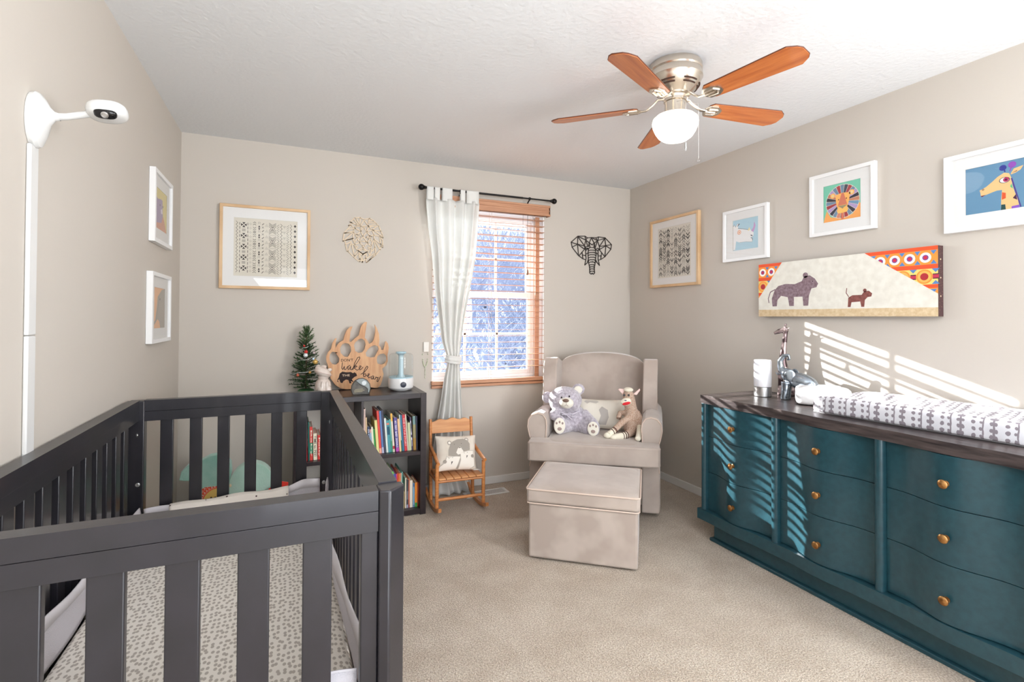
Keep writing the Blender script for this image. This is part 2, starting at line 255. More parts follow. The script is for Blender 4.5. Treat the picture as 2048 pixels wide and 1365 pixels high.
PAWHOLES=[[(-0.18,0.269),(-0.165,0.285),(-0.148,0.282),(-0.135,0.264),(-0.119,0.236),(-0.123,0.212),(-0.142,0.197),(-0.164,0.201),(-0.18,0.222),(-0.184,0.246)],[(-0.116,0.308),(-0.101,0.335),(-0.082,0.343),(-0.059,0.337),(-0.044,0.314),(-0.043,0.286),(-0.055,0.262),(-0.066,0.247),(-0.089,0.251),(-0.112,0.276)],[(-0.024,0.326),(-0.017,0.346),(0.007,0.366),(0.026,0.372),(0.046,0.358),(0.054,0.333),(0.046,0.297),(0.031,0.277),(0.007,0.273),(-0.016,0.286)],[(0.054,0.272),(0.066,0.292),(0.09,0.316),(0.114,0.325),(0.136,0.316),(0.142,0.295),(0.13,0.27),(0.114,0.242),(0.09,0.239),(0.059,0.248)],[(0.129,0.221),(0.134,0.246),(0.154,0.262),(0.179,0.265),(0.195,0.248),(0.197,0.219),(0.183,0.195),(0.163,0.187),(0.135,0.196)]]
PAWBEAR=[(-0.133,0.081),(-0.124,0.077),(-0.129,0.091),(-0.12,0.097),(-0.112,0.074),(-0.099,0.07),(-0.093,0.083),(-0.076,0.093),(-0.061,0.09),(-0.053,0.066),(-0.04,0.067),(-0.045,0.081),(-0.026,0.074),(-0.038,0.093),(-0.021,0.108),(-0.003,0.116),(-0.009,0.132),(-0.021,0.141),(-0.03,0.135),(-0.046,0.144),(-0.061,0.142),(-0.077,0.143),(-0.1,0.148),(-0.117,0.136),(-0.124,0.109),(-0.131,0.097)]
PAWSCRIPT=[[(-0.1,0.21),(-0.104,0.172),(-0.098,0.162),(-0.087,0.183),(-0.088,0.163),(-0.079,0.161),(-0.066,0.182)],[(-0.05,0.19),(-0.062,0.182),(-0.065,0.166),(-0.058,0.16),(-0.046,0.182),(-0.048,0.162),(-0.038,0.159)],[(-0.038,0.159),(-0.004,0.205),(0.015,0.236),(0.013,0.245),(0.0,0.241),(-0.019,0.205),(-0.031,0.159)],[(-0.031,0.169),(-0.011,0.185),(-0.004,0.18),(-0.023,0.169),(-0.003,0.154),(0.008,0.16)],[(0.008,0.16),(0.016,0.168),(0.024,0.18),(0.016,0.184),(0.01,0.172),(0.016,0.155),(0.028,0.163),(0.036,0.175)],[(0.022,0.125),(0.046,0.14),(0.063,0.16),(0.069,0.174),(0.063,0.18),(0.052,0.166),(0.042,0.142),(0.038,0.122),(0.04,0.11),(0.049,0.108),(0.057,0.117),(0.055,0.126),(0.047,0.128),(0.041,0.122)],[(0.056,0.117),(0.068,0.109),(0.075,0.117),(0.079,0.125),(0.071,0.127),(0.068,0.113),(0.074,0.098),(0.088,0.104)],[(0.107,0.111),(0.095,0.108),(0.09,0.094),(0.098,0.087),(0.109,0.107),(0.106,0.089),(0.116,0.087)],[(0.116,0.087),(0.121,0.094),(0.124,0.103),(0.128,0.098),(0.139,0.099),(0.134,0.086),(0.13,0.072),(0.137,0.069),(0.144,0.083),(0.154,0.105)]]
GIRAFFE={'face': [(0.245,0.49),(0.355,0.54),(0.465,0.63),(0.55,0.71),(0.655,0.77),(0.735,0.74),(0.77,0.64),(0.785,0.485),(0.82,0.34),(0.87,0.165),(0.895,0.0),(0.6,0.0),(0.605,0.235),(0.62,0.42),(0.535,0.425),(0.425,0.395),(0.33,0.365),(0.265,0.37),(0.26,0.43)],'mouth': [(0.265,0.37),(0.355,0.375),(0.405,0.4),(0.335,0.365),(0.285,0.34)],'ear': [(0.76,0.725),(0.81,0.815),(0.96,0.85),(0.915,0.77),(0.835,0.725),(0.765,0.705)],'iear': [(0.77,0.73),(0.865,0.775),(0.855,0.75)],'hl': [(0.66,0.775),(0.68,0.78),(0.665,0.87),(0.635,0.87)],'hr': [(0.735,0.775),(0.755,0.775),(0.795,0.885),(0.775,0.9)],'s1': [(0.62,0.37),(0.68,0.345),(0.68,0.235),(0.615,0.215)],'s2': [(0.84,0.285),(0.86,0.165),(0.79,0.215)],'s3': [(0.77,0.52),(0.75,0.46),(0.795,0.405)],'s4': [(0.605,0.115),(0.67,0.11),(0.68,0.0),(0.6,0.0)],'s5': [(0.77,0.05),(0.89,0.06),(0.895,0.0),(0.77,0.0)],'mane': [(0.76,0.63),(0.785,0.63),(0.925,0.015),(0.905,0.01)],'eye': [(0.66,0.615),(0.715,0.6)],'iris': [(0.685,0.62),(0.72,0.61)],'bl': [(0.635,0.875),(0.675,0.865)],'br': [(0.785,0.905),(0.83,0.895)],'nos': [(0.305,0.495),(0.32,0.495)]}
UNICORN={'head': [(0.004,0.847),(0.036,0.808),(0.047,0.874),(0.11,0.778),(0.173,0.869),(0.278,0.868),(0.205,0.796),(0.215,0.719),(0.402,0.68),(0.608,0.621),(0.669,0.678),(0.709,0.596),(0.83,0.494),(0.81,0.382),(0.729,0.345),(0.79,0.286),(0.77,0.207),(0.526,0.243),(0.278,0.247),(0.131,0.302),(0.089,0.021),(0.004,0.016)],'horn': [(0.729,0.568),(0.81,0.663),(0.85,0.854),(0.9,0.713),(0.85,0.574),(0.81,0.514)],'eye': [(0.257,0.586),(0.336,0.573)],'eye2': [(0.257,0.586),(0.309,0.578)],'nos': [(0.709,0.447),(0.79,0.418),(0.77,0.388),(0.709,0.414)],'brow': [(0.205,0.796),(0.288,0.866),(0.236,0.867),(0.173,0.793)],'ln': [(0.205,0.726),(0.402,0.685),(0.608,0.626),(0.608,0.613),(0.402,0.672),(0.205,0.712)],'mouth': [(0.709,0.356),(0.79,0.319),(0.79,0.253),(0.77,0.256),(0.77,0.314),(0.709,0.34)]}
RHINO={'head': [(0.051,0.771),(0.141,0.735),(0.416,0.781),(0.582,0.78),(0.59,0.612),(0.63,0.385),(0.49,0.196),(0.061,0.136),(-0.015,0.295),(0.021,0.532)],'low': [(-0.007,0.259),(0.625,0.403),(0.778,0.275),(1.0,0.0),(0.0,0.0)]}
ELEART={'body': [(0.507,0.861),(0.716,0.967),(1.0,1.0),(1.0,-0.0),(0.606,-0.0),(0.513,0.157),(0.356,0.223),(0.009,0.07),(-0.012,0.152),(0.141,0.187),(0.257,0.483),(0.336,0.773)]}
BEARS={'big': [(0.314,0.716),(0.383,0.828),(0.502,0.89),(0.652,0.903),(0.764,0.846),(0.821,0.745),(0.827,0.577),(0.777,0.51),(0.602,0.48),(0.591,0.365),(0.512,0.033),(0.438,0.019),(0.511,0.373),(0.258,0.409),(0.27,0.58)],'ear1': [(0.301,0.788),(0.357,0.783)],'ear2': [(0.736,0.86),(0.794,0.856)],'muz': [(0.501,0.606),(0.569,0.67),(0.612,0.596),(0.654,0.521),(0.596,0.457),(0.506,0.431),(0.461,0.493)],'nose': [(0.539,0.649),(0.585,0.65),(0.567,0.623),(0.546,0.621)],'b1': [(0.216,0.402),(0.244,0.354),(0.329,0.373),(0.452,0.379),(0.561,0.368),(0.504,0.191),(0.45,0.029),(0.013,0.014),(0.07,0.127),(0.192,0.225)],'b1o': [(0.209,0.414),(0.248,0.372),(0.343,0.389),(0.456,0.397),(0.58,0.384),(0.518,0.19),(0.457,0.017),(-0.003,0.005),(0.057,0.14),(0.179,0.237)],'b2': [(0.575,0.459),(0.648,0.499),(0.783,0.533),(0.911,0.533),(0.902,0.428),(0.925,0.285),(0.914,0.101),(0.754,-0.017),(0.519,0.021),(0.577,0.274)],'b2o': [(0.564,0.469),(0.643,0.518),(0.789,0.552),(0.928,0.548),(0.919,0.426),(0.941,0.283),(0.927,0.088),(0.75,-0.03),(0.5,0.012),(0.561,0.276)],'e1': [(0.173,0.244),(0.219,0.24)],'e2': [(0.885,0.382),(0.926,0.378)],'n1': [(0.332,0.243),(0.371,0.239),(0.326,0.143)],'n2': [(0.721,0.398),(0.757,0.399),(0.723,0.317)]}
UPPER=[(1.074,0.012,0.284,0.6,(214,186,176)),(1.088,0.012,0.229,0.8,(206,176,136)),(1.109,0.013,0.171,3.0,(44,60,92)),(1.123,0.011,0.152,3.4,(150,176,206)),(1.136,0.013,0.166,4.1,(232,230,206)),(1.149,0.01,0.151,4.5,(54,150,64)),(1.162,0.017,0.208,5.8,(224,214,140)),(1.181,0.014,0.267,6.0,(222,70,62)),(1.197,0.013,0.265,5.6,(92,124,180)),(1.212,0.011,0.269,5.1,(60,62,84)),(1.226,0.013,0.216,6.1,(216,226,220)),(1.24,0.018,0.201,6.2,(70,150,160)),(1.259,0.011,0.206,5.5,(96,176,168)),(1.27,0.013,0.244,5.4,(226,214,196)),(1.29,0.021,0.215,6.1,(86,76,150)),(1.314,0.013,0.206,5.0,(240,196,150)),(1.328,0.006,0.232,5.7,(214,226,214)),(1.334,0.013,0.229,4.5,(50,110,140)),(1.349,0.018,0.231,5.4,(204,50,60)),(1.368,0.009,0.232,4.9,(206,200,180)),(1.378,0.018,0.175,3.6,(196,200,160)),(1.397,0.01,0.211,4.1,(58,44,84)),(1.409,0.02,0.216,1.9,(150,140,100)),(1.429,0.01,0.215,1.3,(40,44,70))]
LOWER=[(1.205,0.01,0.254,1.4,(40,40,42)),(1.22,0.01,0.22,0.5,(206,196,160)),(1.239,0.021,0.242,0.5,(96,190,84)),(1.262,0.013,0.226,0.5,(70,84,170)),(1.276,0.008,0.225,0.5,(190,60,140)),(1.284,0.009,0.229,0.5,(216,70,40)),(1.293,0.012,0.226,0.0,(240,130,60)),(1.302,0.008,0.227,-0.8,(226,222,214)),(1.311,0.007,0.234,-1.2,(110,190,180)),(1.318,0.015,0.106,-1.1,(228,204,140)),(1.339,0.008,0.192,0.3,(220,210,190)),(1.348,0.014,0.178,-0.6,(62,62,70)),(1.363,0.006,0.185,0.3,(222,110,70)),(1.371,0.019,0.172,0.3,(220,208,192)),(1.393,0.012,0.151,0.4,(120,160,186)),(1.408,0.015,0.154,0.4,(240,140,40)),(1.425,0.014,0.151,0.0,(170,70,40))]
LEFTC=[(0.732,0.008,0.227,1.0,(206,60,90)),(0.745,0.008,0.23,2.0,(40,120,110)),(0.753,0.018,0.201,1.7,(220,66,60)),(0.773,0.023,0.158,1.5,(236,228,204)),(0.798,0.018,0.146,1.6,(214,56,50))]
# ---------------------------------------------------------------- room shell
m_wall = mat('greige_wall_paint', (.575, .53, .475), .7, bump=.12, bscale=220, bdist=.001, spec=.3)
m_ceil = mat('ceiling_texture', (.77, .79, .81), .8, bump=.6, bscale=48, bdist=.004, bdetail=6, spec=.2)
m_ext = mat('exterior_siding', (.35, .36, .38), .8)
def room():
    Y0 = -1.2
    b = MB().box(-.12, Y0, -.2, W+.12, D+.16, -.012); struct(b.build('subfloor', mat('subfloor', (.4, .38, .35), .9)))
    struct(MB().box(-.12, Y0-.12, H, W+.12, D+.16, H+.12).build('ceiling', m_ceil))
    struct(MB().box(-.12, Y0, 0, 0, D+.16, H).build('wall_left', m_wall))
    struct(MB().box(W, Y0, 0, W+.12, D+.16, H).build('wall_right', m_wall))
    x0, x1, z0, z1 = 1.60, 2.535, .80, 2.13; T = .16
    b = MB().box(0, D, 0, x0, D+T, H).box(x1, D, 0, W, D+T, H).box(x0, D, 0, x1, D+T, z0).box(x0, D, z1, x1, D+T, H)
    struct(b.build('wall_back', m_wall))
    struct(MB().box(0, Y0-.12, 0, .45, Y0, H).box(2.35, Y0-.12, 0, W, Y0, H).box(.45, Y0-.12, 2.08, 2.35, Y0, H).build('wall_front', m_wall))
    bb = lambda n, *a: struct(MB().box(*a).build(n, mat('baseboard_white', (.80, .79, .77), .4), bevel=.004))
    bb('baseboard_back', .0, D-.013, 0, W-.013, D, .058); bb('baseboard_right', W-.013, Y0, 0, W, D, .058); bb('baseboard_left', 0, Y0, 0, .013, D-.013, .058)
    # window: reveal liner, vinyl frame, sashes with muntins, panes
    m_vin = mat('white_vinyl', (.80, .82, .84), .35)
    w = thing('window_1', 'white double hung window with grilles', 'window', (0, 0, 0)); del w['label']; del w['category']; struct(w)
    fy0, fy1 = D+.07, D+.145
    MB().box(x0, D+.002, z0, x0+.012, D+T, z1).box(x1-.012, D+.002, z0, x1, D+T, z1).box(x0, D+.002, z1-.012, x1, D+T, z1).build('window_reveal', mat('reveal_white', (.85, .85, .84), .5), w)
    MB().box(x0, D-.0, z0-.0, x1, D+T, z0+.014).build('window_sill', mat('reveal_white', (.85, .85, .84), .5), w)
    b = MB().box(x0+.0, fy0, z0+.014, x0+.012, fy1, z1-.012).box(2.468, fy0, z0+.014, x1-.012, fy1, z1-.012).box(x0+.012, fy0, z1-.05, 2.468, fy1, z1-.012).box(x0+.012, fy0, z0+.014, 2.468, fy1, z0+.04)
    b.build('window_frame', m_vin, w, bevel=.003)
    g0, g1 = 1.625, 2.425; sx0, sx1 = 1.600, 2.470
    for nm, a, c, ys in (('upper_sash', 1.455, z1-.05, fy0+.042), ('lower_sash', z0+.03, 1.50, fy0+.012)):
        s = .042; b = MB().box(sx0, ys, a, g0, ys+.026, c).box(g1, ys, a, sx1, ys+.026, c).box(g0, ys, a, g1, ys+.026, a+s).box(g0, ys, c-s, g1, ys+.026, c)
        for xm in (1.885, 2.155):
            b.box(xm-.009, ys+.004, a+s, xm+.009, ys+.018, c-s)
        zm = (a+c)/2; b.box(g0, ys+.004, zm-.009, g1, ys+.018, zm+.009)
        o = b.build(nm, m_vin, w, bevel=.002)
        MB().add([(g0, ys+.011, a+s), (g1, ys+.011, a+s), (g1, ys+.011, c-s), (g0, ys+.011, c-s)], [(0, 1, 2, 3)]).build('window_pane', m_pane, o, smooth=False)
    # outside: snowy ground, porch roof edge
    m_snow = mat('snow', (.80, .84, .92), .8, bump=.4, bscale=3, bdist=.1)
    g = MB().box(-30, D+.3, -3.2, 40, 60, -2.8).build('ground', m_snow); struct(g)
    e = MB(); e.add([(-3, D+.2, 2.62), (7, D+.2, 2.62), (7, D+1.32, 2.29), (-3, D+1.32, 2.29), (-3, D+.2, 2.72), (7, D+.2, 2.72), (7, D+1.32, 2.36), (-3, D+1.32, 2.36)], [(0, 3, 2, 1), (4, 5, 6, 7), (0, 1, 5, 4), (1, 2, 6, 5), (2, 3, 7, 6), (3, 0, 4, 7)])
    struct(e.build('trim_roof_eave', mat('eave_white', (.8, .8, .8), .6)))
room()
# carpet
def carpet():
    M = mat('beige_carpet', srgb(232, 218, 200), .95, c2=srgb(190, 171, 150), scale=150, detail=8, bump=1.0, bscale=190, bdist=.014, bdetail=8, spec=.1, sheen=.3, lo=.40, hi=.60)
    t = M.node_tree; N = t.nodes; b = N['Principled BSDF']
    # broad vacuum-like pile patches
    src = b.inputs['Base Color'].links[0].from_socket
    n = N.new('ShaderNodeTexNoise'); n.inputs['Scale'].default_value = 4.5; n.inputs['Detail'].default_value = 3; n.inputs['Roughness'].default_value = .65
    cd = N.new('ShaderNodeTexCoord'); t.links.new(cd.outputs['Object'], n.inputs['Vector'])
    r = N.new('ShaderNodeValToRGB'); r.color_ramp.elements[0].position = .38; r.color_ramp.elements[0].color = (.86, .83, .80, 1); r.color_ramp.elements[1].position = .62; r.color_ramp.elements[1].color = (1, 1, 1, 1)
    mx = N.new('ShaderNodeMix'); mx.data_type = 'RGBA'; mx.blend_type = 'MULTIPLY'; mx.inputs[0].default_value = 1
    t.links.new(n.outputs['Fac'], r.inputs[0]); t.links.new(src, mx.inputs[6]); t.links.new(r.outputs[0], mx.inputs[7]); t.links.new(mx.outputs[2], b.inputs['Base Color'])
    o = MB().grid(lambda u, v: (W*u, -1.2+(D+1.2)*v, 0), 8, 8).build('floor', M, smooth=False)
    struct(o)
carpet()

# bare trees outside
def tree(x, y, h, seed, label):
    rnd = random.Random(seed); mb = MB()
    def br(p, d, L, r, lvl):
        n = 3; pts = [p]; q = p.copy(); dd = d.copy()
        for i in range(n):
            dd = (dd+Vector((rnd.uniform(-1, 1), rnd.uniform(-1, 1), rnd.uniform(-.3, .6)))*.18).normalized(); q = q+dd*(L/n); pts.append(q.copy())
        mb.tube(pts, [r*(1-.45*i/n) for i in range(n+1)], n=5 if lvl < 2 else 3, cap=False)
        if lvl >= 4: return
        for k in range(5 if lvl < 3 else 4):
            t = rnd.uniform(.25, 1) if lvl else rnd.uniform(.2, 1); bp = pts[min(n, int(t*n))].lerp(pts[min(n, int(t*n)+1)], (t*n) % 1)
            a = rnd.uniform(0, 2*pi); nd = (dd*.55+Vector((cos(a), sin(a), rnd.uniform(.0, .9)))*.8).normalized()
            br(bp, nd, L*rnd.uniform(.5, .7), r*.5, lvl+1)
    br(Vector((0, 0, 0)), Vector((0, 0, 1)), h*.5, h*.018, 0)
    o = mb.build('bare_tree', mat('frosty_bark', (.36, .40, .50), .9), smooth=False); o.location = (x, y, -2.9)
    tag(o, label, 'tree', 'bare trees outside the window')
for i, (x, y, h) in enumerate([(4.4, 11, 7.5), (6.2, 13, 8), (5.3, 15, 9), (7.6, 16, 9), (9.0, 18, 10), (6.6, 19, 10), (8.2, 13.5, 7.5), (3.6, 14, 8), (11, 20, 10), (5.5, 9.4, 5.5)]):
    tree(x, y, h, 30+i, 'leafless frosty tree seen through the window blind')
b = MB().box(10, 24, -2.8, 15.5, 27, .4); o = b.build('far_house', mat('pale_siding', (.55, .6, .68), .8)); 
MB().prism([(9.6, .4), (15.9, .4), (12.75, 2.3)], 23.7, 27.3).build('roof', mat('snowy_roof', (.85, .87, .92), .8), o)
for xw in (11, 13.4): MB().box(xw, 23.97, -1.6, xw+1, 23.995, -.4).build('window', mat('dark_pane', (.12, .14, .18), .2), o)
tag(o, 'pale house with snowy roof far outside behind the bare trees', 'house')
b = MB()
rnd = random.Random(5)
for i in range(1100):
    x = rnd.uniform(2, 16); y = rnd.uniform(10, 17); h = rnd.uniform(.8, 3.1); dx = rnd.uniform(-.8, .8); 
    b.tube([(x, y, -2.8), (x+dx*.4, y, -2.8+h*.6), (x+dx, y+rnd.uniform(-.2, .2), -2.8+h)], [.018, .012, .004], n=3, cap=False)
tag(b.build('brush_thicket', mat('frosty_twigs', (.36, .42, .54), .9), smooth=False), 'tangle of frosty twigs in the snow below the window', 'brush', kind='stuff')
# ---------------------------------------------------------------- blind, curtain, rod
m_blind = mat('blind_wood', srgb(200, 150, 116), .45, c2=srgb(180, 128, 96), scale=3, stretch=(1, 30, 30))
def blind():
    x0, x1 = 1.592, 2.522; yc = D-.005
    t = thing('wooden_blind', 'pale wooden slatted blind lowered and open in the window', 'blind', (0, 0, 0))
    b = MB().box(x0-.0, D-.052, 2.118, x1+.04, D-.036, 2.205).box(x0, D-.058, 2.188, x1+.04, D-.034, 2.205).box(x0, D-.058, 2.118, x1+.04, D-.034, 2.135).box(x0, D-.056, 2.158, x1+.04, D-.034, 2.166)
    b.box(x1+.028, D-.052, 2.118, x1+.04, D, 2.205)
    b.build('valance', m_blind, t, bevel=.002)
    MB().box(x0+.01, D-.034, 2.12, x1, D+.0, 2.165).build('headrail', m_blind, t)
    z = 2.085; k = 0; S0 = None
    while z > .86:
        yy = yc
        if S0 is None:
            S0 = MB().box(x0+.006, -.025, -.0016, x1, .025, .0016).build('slat', m_blind, t, bevel=0, smooth=False); o = S0
        else:
            o = S0.copy(); COL.objects.link(o); o.parent = t
        o.location = (0, yy, z); o.rotation_euler = (radians(-1), 0, 0)
        k += 1; z -= .0485 if not (abs(z-1.50) < .024) else .062
    MB().box(x0, yc-.025, .765, x1-.002, yc+.02, .785).box(x0, yc-.029, .79, x1-.004, yc+.02, .818).build('bottom_rail', m_blind, t, bevel=.003)
    mc = mat('blind_cord', (.62, .55, .48), .8)
    for x in (1.72, 2.06, 2.42):
        MB().tube([(x, yc-.026, .79), (x, yc-.026, 2.12)], .0011, n=4).tube([(x, yc+.026, .79), (x, yc+.026, 2.12)], .0011, n=4).build('ladder_cord', mc, t)
    MB().box(2.465, yc+.026, .81, 2.50, yc+.032, 2.12).build('side_trim', m_blind, t)
    dk = mat('dark_cord', (.05, .05, .07), .7)
    MB().tube([(2.365, yc-.032, 2.12), (2.365, yc-.034, 1.66)], .0016, n=5).tube([(2.325, yc-.032, 2.12), (2.325, yc-.034, 1.72)], .0012, n=5).build('pull_cord', dk, t)
    MB().lathe([(.003, .03), (.007, .02), (.010, 0), (.008, -.012), (.003, -.014)], (2.365, yc-.034, 1.65), 10).build('tassel', mat('tassel_wood', (.25, .13, .08), .5), t)
blind()
def rod():
    t = thing('curtain_rod', 'black metal curtain rod with ball finials above the window', 'curtain rod', (0, 0, 0))
    y = D-.085; z = 2.238
    MB().tube([(1.50, y, z), (2.30, y, z)], .008, n=12).tube([(2.29, y, z), (2.565, y, z)], .0062, n=12).build('pole', black_metal, t)
    for nm, x in (('finial', 1.50), ('finial', 2.572)):
        sg = -1 if x < 2 else 1
        MB().sq((x+sg*.008, y, z), (.0225, .0225, .0225)).tube([(x-sg*.028, y, z), (x-sg*.012, y, z)], [.009, .014], n=12).build(nm, black_metal, t)
    for x in (1.79, 2.36):
        MB().tube([(x, D-.001, z-.045), (x, D-.03, z-.042), (x, D-.06, z-.02), (x, y, z-.008)], .005, n=8).box(x-.009, D-.006, z-.07, x+.009, D-.0005, z-.02).tube([(x-.006, y, z-.0), (x+.006, y, z)], .0115, n=12).build('bracket', black_metal, t)
rod()
def curtain():
    mt = mat('sheer_white_cotton', (.86, .86, .83), .9, sheen=.2, bump=.3, bscale=900, bdist=.0006, bstretch=(1, 1, .3)); 
    t = mt.node_tree; N = t.nodes; b = N['Principled BSDF']; tr = N.new('ShaderNodeBsdfTranslucent'); tr.inputs[0].default_value = (.82, .84, .84, 1)
    mx = N.new('ShaderNodeMixShader'); mx.inputs[0].default_value = .16; out = N['Material Output']
    t.links.new(b.outputs[0], mx.inputs[1]); t.links.new(tr.outputs[0], mx.inputs[2]); t.links.new(mx.outputs[0], out.inputs[0])
    y0 = D-.085
    # centre line and half width by height
    prof = [(2.20, 1.525, 1.95), (2.10, 1.530, 1.945), (1.95, 1.545, 1.935), (1.75, 1.575, 1.915), (1.5, 1.60, 1.865), (1.3, 1.63, 1.825), (1.12, 1.655, 1.80), (1.03, 1.680, 1.785), (.985, 1.695, 1.775), (.94, 1.69, 1.785), (.85, 1.675, 1.795), (.70, 1.655, 1.805), (.5, 1.62, 1.82), (.3, 1.59, 1.83), (.12, 1.57, 1.85), (.015, 1.56, 1.90)]
    def ip(z):
        for a, b_ in zip(prof[:-1], prof[1:]):
            if z <= a[0] and z >= b_[0]:
                k = (a[0]-z)/(a[0]-b_[0]); return a[1]+(b_[1]-a[1])*k, a[2]+(b_[2]-a[2])*k
        return (prof[0][1], prof[0][2]) if z > 1 else (prof[-1][1], prof[-1][2])
    def f(u, v):
        z = 2.165-2.155*v; l, r = ip(z); g = 1-math.exp(-((z-.985)/.22)**2)*.75
        a = .020*g+.006; ph = u*2*pi*4.3+1.0*sin(v*3)+.5*sin(u*9)
        uu = u+.006*sin(ph*2+v*6)
        y = y0+a*sin(ph)+.003*sin(ph*2.3+v*6)*g-(.02*math.exp(-((z-.985)/.08)**2))
        if z < .3: y -= (.3-z)*.20*(1-u*.4)+.01*sin(u*25)*(.3-z)/.3
        return (l+(r-l)*uu, min(y, D-.048 if z > .76 else D-.02), z)
    t_ = thing('curtain', 'white cotton tab-top curtain knotted at its waist left of the window', 'curtain', (0, 0, 0))
    MB().grid(f, 130, 90).build('panel', mt, t_, solid=.0015)
    for x0, x1 in ((1.530, 1.582), (1.588, 1.628), (1.645, 1.722), (1.785, 1.822), (1.832, 1.93)):
        def tb(u, v, x0=x0, x1=x1):
            a = pi*(v*1.0)
            if v < .35: z = 2.150+.085*(v/.35); y = y0-.011
            elif v < .65: k = (v-.35)/.3*pi; z = 2.238+.0115*sin(k); y = y0-.0115*cos(k)
            else: z = 2.238-.085*((v-.65)/.35); y = y0+.0115
            return (x0+(x1-x0)*u, y, z)
        MB().grid(tb, 3, 24).build('tab', mt, t_, solid=.0014)
    k = MB()
    for i, (dz, r, x) in enumerate(((.0, .016, 0), (.022, .012, .006), (-.022, .012, -.004))):
        k.tube([(1.672+x, y0-.010, .995+dz), (1.70, y0-.036, .988+dz), (1.745, y0-.040, .980+dz), (1.79+x, y0-.014, .975+dz), (1.80, y0+.01, .985+dz)], [r*.6, r, r*1.1, r, r*.5], n=10, sq=.8)
    k.build('knot', mt, t_, remesh=.005)
curtain()
def vent():
    t = thing('floor_vent', 'white metal floor register in the carpet below the window', 'vent', (1.965, 3.665, 0), 0)
    m = mat('vent_white', (.80, .80, .78), .4)
    b = MB().box(-.165, -.055, .0, .165, -.042, .007).box(-.165, .042, 0, .165, .055, .007).box(-.165, -.042, 0, -.145, .042, .007).box(.145, -.042, 0, .165, .042, .007).box(-.004, -.042, 0, .004, .042, .006)
    b.build('frame', m, t, bevel=.002)
    b = MB()
    for i in range(27):
        x = -.14+i*.0108
        if abs(x) > .006: b.box(x-.0028, -.042, .002, x+.0028, .042, .0055)
    b.build('louvre', m, t, smooth=False)
    MB().box(-.146, -.043, .0006, .146, .043, .0016).build('duct', mat('duct_dark', (.02, .02, .02), .8), t)
vent()

# ---------------------------------------------------------------- pictures
def frame(name, label, cat, loc, rz, w, h, fw, depth, fmat, mw, mh, art, matc=None, gl=True, pitch=0):
    # local: faces -y, back on the wall at y=0; art(mb, fr) draws the print
    t = thing(name, label, cat, loc, rz)
    o = [(-w/2, -h/2), (w/2, -h/2), (w/2, h/2), (-w/2, h/2)]; i = [(-w/2+fw, -h/2+fw), (w/2-fw, -h/2+fw), (w/2-fw, h/2-fw), (-w/2+fw, h/2-fw)]
    MB().prism(o, -depth, -.001, holes=[i]).build('frame', fmat, t, bevel=.0012, seg=1)
    p = [(-mw/2, -mh/2), (mw/2, -mh/2), (mw/2, mh/2), (-mw/2, mh/2)]
    ym = -depth+.012
    if matc is not False:
        MB().prism(i, ym, ym+.0015, holes=[p]).build('mat_board', matc or mat('mat_board', (.80, .80, .79), .8), t, smooth=False)
    b = MB(); fr = lambda q: (q[0]*mw-mw/2, ym+.0025+q[1], q[2]*mh-mh/2)
    art(b, fr); b.box(-w/2+fw, ym+.0026, -h/2+fw, w/2-fw, ym+.0046, h/2-fw)
    b.build('print', None, t, smooth=False)
    if gl: MB().add([(-w/2+fw, ym-.004, -h/2+fw), (w/2-fw, ym-.004, -h/2+fw), (w/2-fw, ym-.004, h/2-fw), (-w/2+fw, ym-.004, h/2-fw)], [(0, 1, 2, 3)]).build('glass', m_glass, t, smooth=False)
    return t
L0 = .00012   # paper-thin ink layers
def ink(b, col, poly, k, fr): b.use(col).face(poly, -L0*k, fr)
def rect(u0, v0, u1, v1): return [(u0, v0), (u1, v0), (u1, v1), (u0, v1)]
